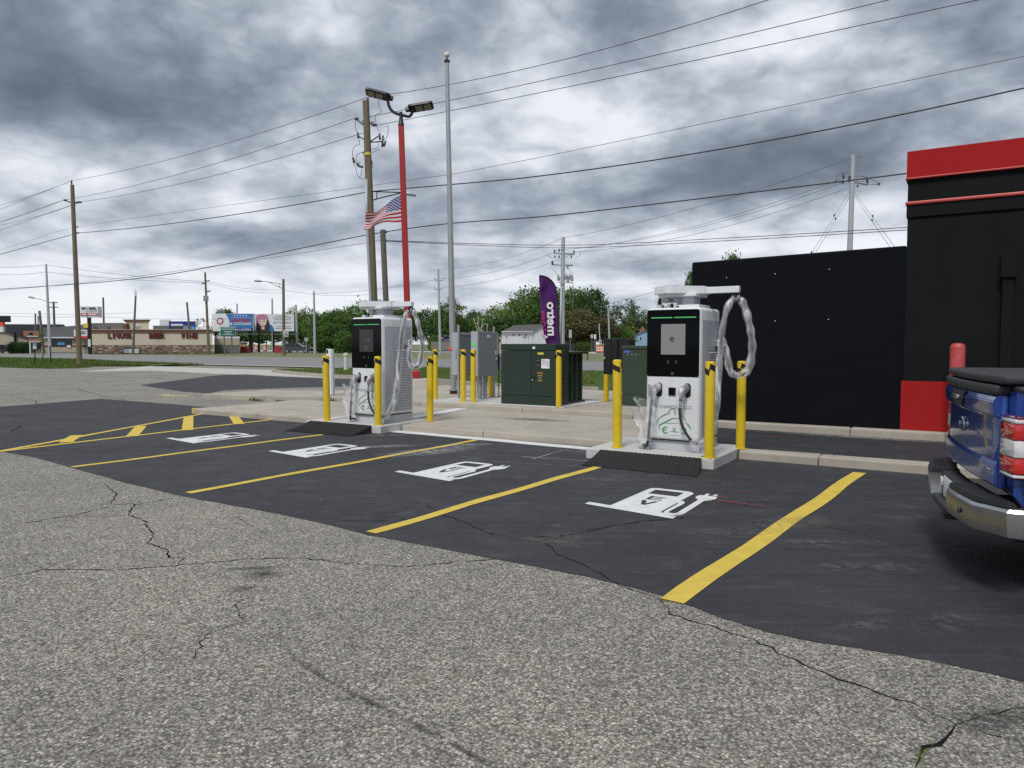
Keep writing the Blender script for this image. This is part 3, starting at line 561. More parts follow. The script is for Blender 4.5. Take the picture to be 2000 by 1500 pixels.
def mat_ramp(a0, a1, b0, b1, label, flare):
    r = empty('rubber_ramp', L((a0 + a1) / 2, b1, 0), KA, label, 'rubber ramp', 'rubber ramps at the chargers'); w = (a1 - a0) / 2; d = b1 - b0
    bm = NB(); nx, ny = 46, 16; V = {}
    for i in range(nx + 1):
        for j in range(ny + 1):
            t_ = j / ny; prof = .126 * t_ ** 1.7 + .010; x = -w + 2 * w * i / nx
            skew = flare * (1 - t_) * (i / nx) ; V[i, j] = bm.verts.new((x + skew, -d + d * t_, prof + .006 * (((i + j) % 2) * 2 - 1) * .5))
    for i in range(nx):
        for j in range(ny): bm.faces.new((V[i, j], V[i + 1, j], V[i + 1, j + 1], V[i, j + 1]))
    rim = [V[i, 0] for i in range(nx + 1)] + [V[nx, j] for j in range(1, ny + 1)] + [V[i, ny] for i in range(nx - 1, -1, -1)] + [V[0, j] for j in range(ny - 1, 0, -1)]
    low_ = [bm.verts.new((v.co.x, v.co.y, .0095 if v.co.y < -.02 else .0095)) for v in rim]
    for i in range(len(rim)): bm.faces.new((rim[i], low_[i], low_[(i + 1) % len(rim)], rim[(i + 1) % len(rim)]))
    bmesh.ops.recalc_face_normals(bm, faces=bm.faces[:]); obj('ramp_mat', bm, MT['rubber'], r)
    # raised tread cleats
    bm = NB()
    for i in range(30):
        for j in range(9):
            t_ = (j + .5) / 9; x = -w + 2 * w * (i + .5) / 30 + flare * (1 - t_) * (i + .5) / 30; y = -d + d * t_; z = .126 * t_ ** 1.7 + .014; s = .011
            sl = .126 * 1.7 * t_ ** .7 / d * .017
            q = [(-s, -s * 1.5), (s, -s * 1.5), (s, s * 1.5), (-s, s * 1.5)]
            a_ = [bm.verts.new((x + u, y + v_, z - .006 + (sl if v_ > 0 else -sl))) for u, v_ in q]; b_ = [bm.verts.new((x + u * .7, y + v_ * .7, z + .006 + (sl if v_ > 0 else -sl))) for u, v_ in q]
            bm.faces.new(b_)
            for e in range(4): bm.faces.new((a_[e], a_[(e + 1) % 4], b_[(e + 1) % 4], b_[e]))
    tag(obj('tread', bm, MT['rubber'], r), kind='stuff'); return r
mat_ramp(-1.58, -.20, -1.62, -1.03, 'black rubber ramp mat at the charger nearer the black building', .14)
mat_ramp(-7.72, -6.20, -1.12, -.51, 'black rubber ramp mat at the charger in front of the wooden pole', .02)

CW, CD = .74, .86
def ribbon2d(pts, w, closed=False):
    bm = NB(); P = [Vector((p[0], p[1], 0)) for p in pts]; prev = None; n = len(P)
    for i, p in enumerate(P):
        d = (P[min(i + 1, n - 1)] - P[max(i - 1, 0)]).normalized(); s = Vector((-d.y, d.x, 0)); hw = w / 2 * (min(1, .35 + 2.2 * min(i, n - 1 - i) / n))
        cur = (bm.verts.new(p - s * hw), bm.verts.new(p + s * hw))
        if prev: bm.faces.new((prev[0], cur[0], cur[1], prev[1]))
        prev = cur
    return bm
def lg(px, py):                                   # logo sheet coordinates (from its drawing) to the charger's front
    X = 1240 + px / 10; Y = 730 + py / 10; Yc = Y - (X - 1314) * .06; return ((X - 1313.5) * .00703, .59 - (Yc - 794) * .0068)
def cable_path(pts, n=10): return catmull(pts, n)
def sleeve(bm, path, r, seed, amp=.45, seg=12):
    rd = random.Random(seed); ph = [rd.uniform(0, 6.28) for _ in range(6)]
    def fl(i, t): return 1 + amp * (.55 * math.sin(2 * t + ph[0] + i * .05) + .22 * math.sin(3 * t + ph[1] - i * .11) + .18 * math.sin(i * .21 + ph[2]))
    return tube(bm, path, r, seg, False, flat=fl)
def charger(a, b, label, scr, led, near):
    r = empty('ev_charger', L(a, b, PADZ), KA, label, 'charger', 'charging stations'); w = CW / 2
    bm = NB(); box(bm, -w + .03, w - .012, .05, CD - .01, 0, .135, .006); obj('plinth', bm, MT['lgrey'], r)
    bm = NB(); box(bm, -w, w, 0, CD, .14, 1.895, .052, 5); body = obj('body', bm, MT['white'], r, auto=40)
    bm = NB(); box(bm, -w + .012, w - .012, .02, CD - .02, .131, .1405); obj('shadow_gap', bm, MT['black'], r)
    for s in (1, -1):
        x0, x1 = (w - .004, w + .005) if s > 0 else (-w - .005, -w + .004)
        bm = NB(); box(bm, x0, x1, .075, CD - .055, .20, 1.735, .003, 1); sp = obj('side_panel', bm, MT['lgrey'], r)  # greyer than the white body: side shading painted into the colour
        bm = NB(); box(bm, x0 + s * .0045, x1 + s * .0045, .33, CD - .075, .235, 1.33, .0); obj('vent_recess', bm, MT['slat_shade'], sp)  # dark colour painted in as the shade between the slats
        bm = NB(); xo = x1 + .0045 if s > 0 else x0 - .0045
        for i in range(36):
            z = .245 + i * .030; y0, y1 = .338, CD - .083
            for (yy0, yy1, zz0, zz1, px0, px1) in ((y0, y1, z, z + .018, xo, xo + s * .012),):
                v = [bm.verts.new(q) for q in ((xo, yy0, zz0), (xo, yy1, zz0), (xo, yy1, zz1), (xo, yy0, zz1), (xo + s * .012, yy0, zz0 - .004), (xo + s * .012, yy1, zz0 - .004))]
                bm.faces.new((v[4], v[5], v[2], v[3])); bm.faces.new((v[0], v[1], v[5], v[4])); bm.faces.new((v[0], v[4], v[3])); bm.faces.new((v[1], v[2], v[5]))
        bmesh.ops.recalc_face_normals(bm, faces=bm.faces[:]); tag(obj('vent_slats', bm, MT['lgrey'], sp), kind='stuff')
        bm = NB(); box(bm, xo - .002, xo + .002, CD - .20, CD - .13, 1.52, 1.62); obj('rating_plate', bm, MT['steel_l'], sp)
        bm = NB(); box(bm, min(xo, xo + s * .05), max(xo, xo + s * .05), CD - .17, CD - .11, 1.33, 1.47, .012); obj('cable_bracket', bm, MT['white'], sp)
        bm = NB(); box(bm, min(xo, xo + s * .03), max(xo, xo + s * .03), CD - .26, CD - .17, 1.355, 1.385, .004); obj('lock_handle', bm, MT['black'], sp)
    # front: glass fascia with screen, light bars, indicators
    def rr(x0, x1, z0, z1, rad, n=5):
        o = []
        for cx_, cz_, t0 in ((x1 - rad, z1 - rad, 0), (x0 + rad, z1 - rad, 90), (x0 + rad, z0 + rad, 180), (x1 - rad, z0 + rad, 270)):
            for i in range(n + 1): t_ = R(t0 + 90 * i / n); o.append((cx_ + rad * math.cos(t_), cz_ + rad * math.sin(t_)))
        return o
    def front(name, loop, y, th, m, parent=r):
        bm = NB(); prism(bm, [(p[0], y, p[1]) for p in loop], (0, -th, 0)); return obj(name, bm, m, parent)
    fas = front('fascia', rr(-w + .014, w - .014, .985, 1.868, .03), .004, .008, MT['glass_black'])
    front('screen', rr(-.160, .170, 1.277, 1.678, .004), -.003, .003, scr, fas)
    front('light_bar', rr(-.30, -.008, 1.757, 1.770, .006), -.003, .003, led, fas); front('light_bar', rr(.016, .312, 1.757, 1.770, .006), -.003, .003, led, fas)
    front('indicator', rr(-.018, .018, 1.005, 1.045, .012), -.003, .003, MT['led_dim'], fas)
    for x in (-.06, .05): front('indicator', rr(x - .008, x + .010, 1.16, 1.20, .004), -.003, .002, MT['led_dim'], fas)
    print_on('screen_logo', text_mesh('e', .135, .0004, bold=.003), MT['ink'] if near else MT['ink'], fas, (-.012, -.0066, 1.487))
    bm = NB(); box(bm, -.025, .012, -.0068, -.0062, 1.486, 1.494); obj('screen_mark', bm, MT['ink_red'], fas)
    for i in range(3):
        bm = NB(); box(bm, .045 + i * .0001, .065, -.0068, -.0062, 1.468 + i * .016, 1.476 + i * .016); obj('screen_text', bm, MT['steel_d'], fas)
    for z, hw in ((1.37, .038), (1.325, .022)):
        bm = NB(); box(bm, -hw, hw, -.0068, -.0062, z, z + .008); obj('screen_text', bm, MT['steel_d'], fas)
    # lower front: sockets, card reader, lettering
    for x in (-.185, .205): front('holster', rr(x - .048, x + .048, .715, .905, .047, 8), .002, .010, MT['black'])
    rd_ = front('card_reader', rr(-.048, .050, .735, .842, .006), .002, .014, MT['black']); front('reader_window', rr(-.034, .036, .752, .828, .004), -.012, .003, MT['glass_black'], rd_)
    front('lock_button', rr(-.010, .010, .928, .948, .009), .002, .006, MT['lgrey'])
    bm = NB()
    for i in range(3): cyl(bm, (-w + .04 + i * .014, -.008, .72), (-w + .04 + i * .014, -.008, .875), .005, seg=6)
    obj('hinge_pins', bm, MT['steel_l'], r)
    me = text_mesh('EV CHARGING LLC', .062, .0003, bold=.0006, sx=1.0); print_on('lettering', me, MT['logo2'], r, (.0, -.0015, .582))
    K = [([(445, 1010), (450, 930), (500, 860), (590, 805), (675, 768), (682, 735), (705, 700), (745, 685), (800, 697), (830, 697)], .014), ([(765, 695), (800, 760), (795, 812)], .014), ([(510, 1105), (485, 1050), (500, 1000), (560, 972), (640, 930), (720, 888), (800, 875), (880, 880)], .017), ([(570, 972), (690, 966), (900, 972)], .007),
         ([(660, 1058), (612, 1040), (562, 1085), (575, 1140), (620, 1162), (668, 1142)], .020), ([(580, 1088), (650, 1085)], .008), ([(580, 1112), (640, 1112)], .008), ([(755, 1050), (785, 1112), (815, 1050)], .013), ([(705, 1130), (790, 1135), (875, 1142)], .012), ([(990, 950), (1050, 998), (1090, 1060), (1092, 1095)], .016), ([(915, 1090), (960, 1060), (1000, 1080), (1010, 1130), (960, 1175), (915, 1150)], .018), ([(565, 1193), (760, 1205), (960, 1218)], .005), ([(880, 765), (960, 850), (1020, 930)], .012)]
    for pts, wd in K:
        me = bpy.data.meshes.new('logo_stroke'); bmx = ribbon2d(catmull([(*lg(*p), 0) for p in pts], 6), wd); bmx.to_mesh(me); bmx.free()
        print_on('logo_stroke', me, MT['logo'], r, (0, -.0016, 0))
    # roof: plinth, post, swing head, cable arms, lamp
    bm = NB(); box(bm, -.05, .30, .14, .62, 1.893, 1.935, .006); obj('roof_plinth', bm, MT['white'], r)
    bm = NB(); box(bm, .04, .20, .22, .50, 1.93, 2.06, .008); box(bm, -.06, .03, .30, .48, 1.92, 2.06, .006); obj('head_post', bm, MT['lgrey'], r)
    bm = NB(); box(bm, -.26, .26, .12, .62, 2.045, 2.085, .006); obj('head_plate', bm, MT['white'], r)
    bm = NB(); prism(bm, [(-.33, .16, 2.08), (-.10, -.02, 2.08), (-.02, -.02, 2.08), (.33, .30, 2.08), (.33, .52, 2.08), (.10, .70, 2.08), (-.33, .60, 2.08)], (0, 0, .10)); bmesh.ops.bevel(bm, geom=bm.edges[:], offset=.006, segments=2, affect='EDGES'); hd = obj('swing_head', bm, MT['white'], r)
    bm = NB(); prism(bm, [(-.315, .17, 2.18), (-.095, -.005, 2.18), (-.025, -.005, 2.18), (.32, .305, 2.18), (.32, .51, 2.18), (.095, .685, 2.18), (-.315, .59, 2.18)], (0, 0, .006)); obj('head_lid', bm, MT['steel_d'], hd)
    bm = NB(); box(bm, .30, .76, .34, .42, 2.085, 2.17, .006); obj('cable_arm', bm, MT['white'], r)
    bm = NB(); box(bm, -.42, -.22, .42, .80, 2.0, 2.075, .006); obj('cable_arm', bm, MT['white'], r)
    bm = NB(); lathe(bm, [(.032, 0), (.032, .02), (.026, .025), (.018, .085), (.010, .092)], 14, (-.30, .30, 1.95)); obj('aerial', bm, MT['black'], r)
    bm = NB(); box(bm, -.345, -.255, .26, .36, 1.89, 1.952, .004); obj('aerial_base', bm, MT['white'], r)
    bm = NB(); lathe(bm, [(.022, 0), (.022, .05), (.017, .06)], 12, (-.085, .18, 1.893)); lathe(bm, [(.03, 0), (.03, .02), (.02, .03)], 12, (.01, .16, 1.893)); obj('lifting_eyes', bm, MT['black'], r)
    # plugs in their sockets and the wrapped cables
    def plug(x):
        bm = NB(); p = [Vector((x - .01, .0, .845)), Vector((x - .03, -.05, .82)), Vector((x - .045, -.10, .77)), Vector((x - .05, -.115, .70))]
        tube(bm, catmull(p, 4), [.042, .048, .052, .054, .055, .055, .053, .050, .046, .041, .036, .031, .027], 12); o = obj('plug', bm, MT['conn'], r, auto=50)
        bm = NB(); sleeve(bm, catmull(p[:3] + [Vector((x - .05, -.118, .69))], 4), .062, int(x * 100) + 9, .20); obj('plastic_wrap', bm, MT['film'], o, smooth=True); return p[-1]
    e0 = plug(-.185); e1 = plug(.205)
    left = cable_path([e0, (-.245, -.125, .55), (-.262, -.13, .35), (-.275, -.135, .16), (-.31, -.10, .055), (-.40, .02, .05), (-.44, .30, .10), (-.45, .60, .8), (-.42, .72, 1.4)])
    bm = NB(); tube(bm, left, .0185, 10); c0 = obj('cable', bm, MT['cable'], r, smooth=True)
    bm = NB(); lp = left[:32]; sleeve(bm, lp, [.030 + .026 * min(1, i / 12) + .009 * math.sin(i * .8) for i in range(len(lp))], 5, .34); obj('plastic_wrap', bm, MT['film'], c0, smooth=True)
    right = cable_path([e1, (.150, -.122, .55), (.180, -.13, .38), (.27, -.13, .22), (.37, -.10, .135), (.47, .0, .16), (.52, .12, .36), (.535, .22, .72), (.54, .28, 1.2), (.56, .33, 1.65), (.62, .36, 1.92), (.70, .38, 2.02)])
    bm = NB(); tube(bm, right, .0185, 10); c1 = obj('cable', bm, MT['cable'], r, smooth=True)
    bm = NB(); rp = right[8:26]; sleeve(bm, right[2:9], .040, 41, .35); obj('plastic_wrap', bm, MT['film'], c1, smooth=True)
    bm = NB(); rp = right[34:]; sleeve(bm, rp, [.030 + .020 * math.sin(min(1, i / 20) * 1.57) + .006 * math.sin(i * .6) for i in range(len(rp))], 17, .34); obj('plastic_wrap', bm, MT['film'], c1, smooth=True)
    loop = cable_path([(.72, .38, 2.02), (.80, .40, 1.94), (.875, .43, 1.66), (.915, .45, 1.38), (.87, .46, 1.10), (.76, .46, 1.00), (.64, .46, 1.05), (.57, .50, 1.28), (.47, .66, 1.46), (.41, .70, 1.43)])
    bm = NB(); tube(bm, loop, .0185, 10); c2 = obj('cable', bm, MT['cable'], r, smooth=True)
    bm = NB(); sleeve(bm, loop, [.036 + .026 * math.sin(3.14 * i / len(loop)) + .007 * math.sin(i * .9) for i in range(len(loop))], 23, .36); obj('plastic_wrap', bm, MT['film'], c2, smooth=True)
    bm = NB(); prism(bm, [(.70, .36, 2.10), (.735, .36, 2.10), (.815, .36, 1.965), (.62, .36, 1.975)], (0, .045, 0)); tube(bm, [(.71, .38, 2.09), (.635, .375, 1.985)], .02, 8); obj('cable_sling', bm, MT['black'], r)
    # loose film below the left plug
    bm = NB(); V = {}; rd = random.Random(3)
    for i in range(7):
        for j in range(16):
            t_ = j / 15; x = -.30 - .20 * (i / 6) * (1 - .35 * t_) + .05 * math.sin(j * .9 + i); y = -.11 + .05 * math.sin(i * 1.3 + j * .5); z = .70 - .62 * t_ + .03 * math.sin(i * 2.1)
            V[i, j] = bm.verts.new((x, y, z))
    for i in range(6):
        for j in range(15): bm.faces.new((V[i, j], V[i + 1, j], V[i + 1, j + 1], V[i, j + 1]))
    bmesh.ops.solidify(bm, geom=bm.faces[:], thickness=.002)
    obj('loose_film', bm, MT['film'], c0, smooth=True)
    return r
charger(-.735, -.62, 'white charging station with lit grey screen beside the black building', MT['screen_on'], MT['led'], True)
charger(-6.575, -.22, 'white charging station with dark screen in front of the wooden utility pole', MT['screen_dim'], MT['led'], False)

# ---- yellow bollards
def bollard_proto():
    r = empty('bollard'); bm = NB(); h = 1.205
    lathe(bm, [(.0615, 0), (.0615, h - .03), (.058, h - .012), (.045, h - .003), (.01, h)], 24); obj('post', bm, MT['yellow'], r, auto=40)
    bm = NB(); lathe(bm, [(.10, 0), (.10, .010), (.0625, .013)], 4); bm.transform(Matrix.Rotation(R(45), 4, 'Z')); obj('base_plate', bm, MT['yellow'], r)
    bm = NB(); n = 28; prev = None          # slanting black tape near the top
    for turn in (0,):
        for i in range(n + 1):
            t_ = 2 * math.pi * i / n; s = (i / (n / 2)) % 1.0; z = h - .028 - .085 * s
            if i == n // 2: prev = None
            cur = [bm.verts.new((.0628 * math.cos(t_ + .5), .0628 * math.sin(t_ + .5), z - d)) for d in (0, .075)]
            if prev: bm.faces.new((prev[0], cur[0], cur[1], prev[1]))
            prev = cur
    bmesh.ops.recalc_face_normals(bm, faces=bm.faces[:]); bmesh.ops.solidify(bm, geom=bm.faces[:], thickness=.001); obj('black_stripe', bm, MT['black_tape'], r); return r
bp = bollard_proto()
BOL = [((-1.47, -.72), PADZ, 'bollard at the left front corner of the charger beside the black building', .2), ((-.13, -1.0 + .06), PADZ, 'bollard at the right front corner of the charger beside the black building', 2.3), ((-.04, .17), .117, 'bollard behind the cable loop of the charger beside the black building', 2.2),
       ((-7.44, -.36), PADZ, 'bollard at the left front corner of the dark-screened charger', 2.0), ((-6.14, -.40), PADZ, 'bollard at the right front corner of the dark-screened charger', 1.9), ((-5.90, .74), .117, 'bollard behind the right side of the dark-screened charger', 2.1),
       ((-8.33, 3.98), .217, 'bollard at the corner of the slab near the red pole footing', 2.0), ((-7.26, 3.66), .225, 'bollard in front of the left grey electrical cabinet', 1.8), ((-7.02, 3.72), .225, 'bollard in front of the grey meter cabinet', 0.2), ((-4.74, 3.62), .217, 'bollard at the right front corner of the green transformer', 1.9), ((-4.62, 5.72), .217, 'bollard behind the black cabinet', 2.2), ((-7.6, 5.3), .213, 'bollard hidden behind the grey meter cabinet', 1.0)]
for i, ((a, b), z, lab, rz) in enumerate(BOL):
    o = bp if i == 0 else copy_tree(bp)
    o.location = L(a, b, z); o.rotation_euler = (random.gauss(0, .005), random.gauss(0, .005), KA + rz + 2.2); tag(o, 'yellow steel ' + lab, 'bollard', 'yellow bollards')

# ---- black building
WB = 3.75
bd = empty('black_building', L(1.65, WB, 0), KA, 'black painted building with red parapet band and a long low wing', 'building')
def bpart(name, x0, x1, y0, y1, z0, z1, m, bev=0.0, parent=None):
    bm = NB(); box(bm, x0, x1, y0, y1, z0, z1, bev); return obj(name, bm, m, parent or bd)
low = bpart('wing_wall', -3.6, .0, .0, 9.0, -.05, 3.10, MT['wall_black'], .03)
for v in low.data.vertices:
    if v.co.z > 2: v.co.z += .018 * (v.co.x + 3.6) + random.uniform(-.004, .004)
bpart('main_wall', .006, 14, -.04, 12, -.05, 3.60, MT['wall_black2'], .012)
bpart('wall_joint', -.045, .004, -.012, .2, 0, 3.14, MT['wall_black'], .004)
bpart('frieze', -.01, 14.02, -.075, 12.02, 3.602, 3.80, MT['wall_black2'], .008); bpart('frieze', .0, 14.01, -.06, 12.01, 3.858, 4.205, MT['wall_black2'], .008)
bpart('red_trim', -.03, 14.04, -.105, 12.04, 3.802, 3.856, MT['trim_red'], .018)
bpart('red_band', -.02, 14.05, -.11, 12.05, 4.235, 4.655, MT['wall_red'], .006); bpart('band_edge', -.035, 14.06, -.13, 12.06, 4.207, 4.233, MT['trim_red'], .008)
bpart('red_panel', -.015, 3.4, -.075, -.041, .14, .945, MT['wall_red'], .004)
ds = bpart('downspout', 1.32, 1.47, -.16, -.042, .95, 2.56, MT['wall_black2'], .01); bpart('downspout_head', 1.29, 1.50, -.20, -.042, 2.561, 2.94, MT['wall_black2'], .012, ds)
for (px, py) in [(1620, 526), (1514, 535), (1419, 542), (1514, 627), (1618, 624)]:
    d_ = ray(px, py); t_ = (WB + KO.dot(KN)) / d_.dot(KN); p = d_ * t_ + Vector((0, 0, CAM_H)); a_, b_ = lot_ab(p)
    bpart('wall_anchor', a_ - 1.65 - .007, a_ - 1.65 + .007, -.012, .002, p.z - .008, p.z + .008, MT['label_w'], .003)
for i, (a0, a1) in enumerate([(-1.5, .9), (.906, 3.0), (3.006, 6)]):
    bm = NB(); box(bm, a0 + 5, a1 + 5, 3.52, 3.70, -.05, .132 + .004 * (i % 2), .03, 3); rough_top(obj('kerb_stone', bm, MT['conc'], kerb))
kdep('gutter_stain', 1.2, 3.3, 1.6, .22, .02, 'white_dust', .012)
bm = NB(); lathe(bm, [(.105, 0), (.105, 1.36), (.10, 1.40), (.085, 1.43), (.04, 1.445)], 24); o = obj('red_bollard', bm, MT['red_post'], None, auto=40); o.location = L(2.42, 3.33, .12); tag(o, 'scuffed red post sleeve bollard in front of the black building', 'bollard')
bm = NB(); lathe(bm, [(.1062, 1.355), (.1068, 1.365), (.1062, 1.375)], 24); obj('sleeve_ring', bm, MT['red_post'], o)

# ---- switchgear on the plinth
tr = empty('transformer', L(-5.53, 3.66, .230), KA, 'dark green pad-mounted transformer with warning labels on its doors', 'transformer')
def tp(name, x0, x1, y0, y1, z0, z1, m, bev=.004, parent=None):
    bm = NB(); box(bm, x0, x1, y0, y1, z0, z1, bev); return obj(name, bm, m, parent or tr)
G_ = MT['green_d']
tp('base_sill', -.69, .69, .0, .60, 0, .195, G_, .006); tp('cabinet', -.685, .685, .012, .60, .197, 1.18, G_, .004)
dl = tp('door', -.683, .082, -.006, .012, .205, 1.172, G_, .004); dr = tp('door', .092, .683, -.006, .012, .205, 1.172, G_, .004)
tp('hood', -.69, .69, -.01, .62, 1.184, 1.325, G_, .010)
tk = tp('tank', -.60, .62, .622, 1.42, .03, 1.10, G_, .02); tp('tank_cover', -.66, .70, .60, 1.56, 1.105, 1.155, G_, .006, tk); tp('tank_foot', -.62, .66, .64, 1.46, .0, .05, G_, .006, tk)
for y in (.80, 1.05, 1.30): tp('tank_rib', .615, .66, y - .02, y + .02, .06, 1.09, G_, .004, tk)
bm = NB(); tube(bm, [(.68, 1.50, 1.10), (.70, 1.52, 1.04), (.70, 1.50, .98), (.67, 1.49, .97)], .014, 8); obj('lifting_hook', bm, G_, tk)
tp('warning_label', .345, .545, -.010, -.006, .80, 1.0, MT['label_w'], 0, dr)
for z0, z1, x0, x1, m in [(.965, .985, .36, .44, 'label_o'), (.868, .878, .36, .44, 'label_o'), (.91, .935, .425, .445, 'ink')] + [(.955 - i * .022, .962 - i * .022, .46, .53, 'label_blue') for i in range(6)] + [(.945 - i * .018, .95 - i * .018, .365, .42, 'steel_d') for i in range(4)]:
    tp('label_print', x0, x1, -.0115, -.0095, z0, z1, MT[m], 0, dr)
tp('unit_label', .255, .40, -.010, -.006, 1.095, 1.14, MT['label_y'], 0, dr); print_on('unit_number', text_mesh('1500', .034, .0002), MT['ink'], dr, (.327, -.0104, 1.117)) if False else None
tp('name_plate', .225, .31, -.010, -.006, .85, .99, MT['black'], 0, dr)
for i in range(2): tp('plate_print', .235, .30, -.0115, -.0095, .865 + i * .10, .875 + i * .10, MT['steel_d'], 0, dr)
print_on('lettering', text_mesh('DANGER', .055, .0002, bold=.0012, sx=.62), MT['label_o'], dr, (.315, -.0085, .70)); 
for i, s in enumerate(('KEEP OUT', 'HIGH', 'VOLTAGE')): print_on('lettering', text_mesh(s, .034, .0002, bold=.0006, sx=.75), MT['label_y'], dr, (.315, -.0085, .64 - i * .052))
tp('asset_tag', .13, .19, -.014, -.010, 1.215, 1.265, MT['label_w'], 0)
tp('handle', .115, .18, -.035, -.006, .58, .63, MT['black'], .004, dr); tp('padlock', .115, .15, -.03, -.008, .535, .565, MT['steel_l'], .004, dr)

gc = empty('meter_cabinet', L(-7.39, 4.30, .223), KA, 'tall grey electrical cabinet with green sticker and round meter', 'electrical cabinet')
def gpz(name, x0, x1, y0, y1, z0, z1, m, bev=.003, parent=None, root=None):
    bm = NB(); box(bm, x0, x1, y0, y1, z0, z1, bev); return obj(name, bm, m, parent or root or gc)
SD = MT['steel_d']
gpz('cabinet_box', -.10, .105, .0, .84, .55, 1.63, SD, .004); gpz('side_cover', -.095, .10, -.011, -.001, .56, 1.62, MT['steel_l'], .003); cd_ = gpz('cabinet_door', .106, .118, .01, .83, .56, 1.62, SD, .004)
bm = NB(); box(bm, -.06, .05, -.016, -.011, 1.29, 1.36); bm.transform(Matrix.Rotation(R(6), 4, 'Y') if False else Matrix.Identity(4)); obj('green_sticker', bm, MT['label_green'], gc)
gpz('door_label', .118, .121, .36, .50, 1.48, 1.55, MT['label_w'], 0, cd_); gpz('label_print', .120, .123, .38, .48, 1.515, 1.525, MT['ink'], 0, cd_); gpz('latch', .118, .15, .70, .80, 1.06, 1.16, MT['steel_l'], .004, cd_); gpz('latch', .118, .14, .73, .78, .93, 1.02, MT['steel_l'], .004, cd_)
for y in (.20, .42): bm = NB(); cyl(bm, (.02, y, 0), (.02, y, .55), .05, seg=14); obj('conduit', bm, MT['steel'], gc, auto=40)
gpz('strut_post', -.05, -.01, .86, .90, .01, 1.76, MT['steel'], .003); gpz('strut_foot', -.13, .07, .78, .98, 0, .014, MT['steel'], .002); gpz('strut_post', -.15, -.11, .30, .34, .01, 1.60, MT['steel'], .003)
bm = NB(); cyl(bm, (.10, .90, .02), (.10, .90, 1.55), .012, seg=8); obj('riser_pipe', bm, MT['metal_dark'], gc)
mbx = gpz('meter_box', .02, .16, .92, 1.20, .70, 1.06, SD, .006)
bm = NB(); lathe(bm, [(.095, 0), (.095, .04), (.085, .045), (.082, .11), (.055, .125)], 20); bm.transform(Matrix.Translation((.16, 1.05, .93)) @ Matrix.Rotation(R(90), 4, 'Y')); obj('meter_glass', bm, MT['label_w'], mbx, auto=50)
gpz('meter_face', .286, .290, 1.02, 1.08, .91, .95, MT['label_blue'], 0, mbx)
g2 = empty('switch_cabinet', L(-8.06, 4.52, .217), KA, 'grey electrical cabinet seen from its edge, on a strut frame beside the flagpole', 'electrical cabinet')
gpz('cabinet_box', -.16, .04, .0, .84, .56, 1.62, SD, .004, root=g2); gpz('side_cover', -.155, .035, -.011, -.001, .57, 1.61, MT['steel_l'], .003, root=g2); gpz('door_hinge', -.05, .01, -.022, -.011, .98, 1.22, MT['steel'], .003, root=g2)
gpz('cross_rail', .05, .09, -.02, .95, 1.56, 1.61, MT['steel'], .003, root=g2); gpz('cross_rail', .05, .09, -.02, .95, .62, .66, MT['steel'], .003, root=g2); gpz('strut_post', .05, .10, -.075, -.025, .0, 1.80, MT['steel'], .003, root=g2); gpz('strut_post', .05, .10, .96, 1.01, .0, 1.70, MT['steel'], .003, root=g2)
bm = NB(); lathe(bm, [(.045, 0), (.05, .02), (.03, .04)], 12); bm.transform(Matrix.Translation((-.19, -.03, 1.20)) @ Matrix.Rotation(R(90), 4, 'X')); obj('red_tag', bm, MT['red_tag'], g2)

bc = empty('black_cabinet', L(-4.18, 5.05, .213), KA, 'black metal enclosure raised on a thin post behind the green transformer', 'electrical cabinet')
gpz('enclosure', -.20, .14, .0, .30, .66, 1.46, MT['metal_dark'], .006, root=bc); gpz('enclosure', .15, .42, .02, .34, .68, 1.45, MT['metal_dark'], .006, root=bc); gpz('door_frame', -.19, -.02, -.012, -.002, .68, 1.44, MT['black'], .003, root=bc); gpz('door_frame', .03, .13, -.012, -.002, .68, 1.44, MT['black'], .003, root=bc)
gpz('post', -.02, .03, .12, .17, 0, .66, MT['metal_dark'], .003, root=bc); gpz('post', .33, .38, .12, .17, 0, .68, MT['metal_dark'], .003, root=bc); gpz('latch', -.19, -.15, -.03, -.012, 1.0, 1.05, MT['steel_l'], .003, root=bc)
g3 = empty('green_cabinet', L(-3.20, 4.42, .245), KA, 'olive green utility cabinet with small blue label behind the near charger', 'utility cabinet')
gpz('cabinet_box', -.45, .55, .0, 1.1, .24, 1.20, MT['green_d2'], .006, root=g3); gpz('lid', -.47, .57, -.02, 1.12, 1.203, 1.27, MT['green_d2'], .012, root=g3); gpz('base_sill', -.46, .56, -.012, 1.11, 0, .238, MT['green_d2'], .006, root=g3)
gpz('blue_label', -.41, -.28, -.004, .002, 1.12, 1.165, MT['label_blue'], 0, root=g3)
for i in range(3): gpz('label_dots', -.33 + i * .09, -.315 + i * .09, -.004, .002, 1.075, 1.088, MT['label_w'], 0, root=g3)

# ---- flagpole, red lamp pole with flag, feather banner, marker posts
fp = empty('flagpole', L(*lot_ab(gp(886, 769, .213)), .213), 0, 'tall tapered grey metal flagpole with a white ball on top', 'flagpole')
o0 = fp.location; top = at(873, 120, o0.y); lean = (top.x - o0.x)
hh = top.z - o0.z
bm = NB(); tube(bm, [(0, 0, .12), (lean * .3, 0, hh * .3), (lean, 0, hh)], [.083, .082, .05], 20); obj('shaft', bm, MT['steel'], fp, auto=40)
for z in (.35, .62, .82):
    bm = NB(); tube(bm, [(lean * z, 0, hh * z - .015), (lean * z, 0, hh * z + .015)], .085 - .034 * z + .003, 20); obj('joint_collar', bm, MT['steel'], fp)
bm = NB(); lathe(bm, [(.075, 0), (.075, .05), (.05, .06)], 16, (lean, 0, hh - .02)); cyl(bm, (lean, 0, hh), (lean, 0, hh + .13), .02); obj('truck_cap', bm, MT['metal_dark'], fp)
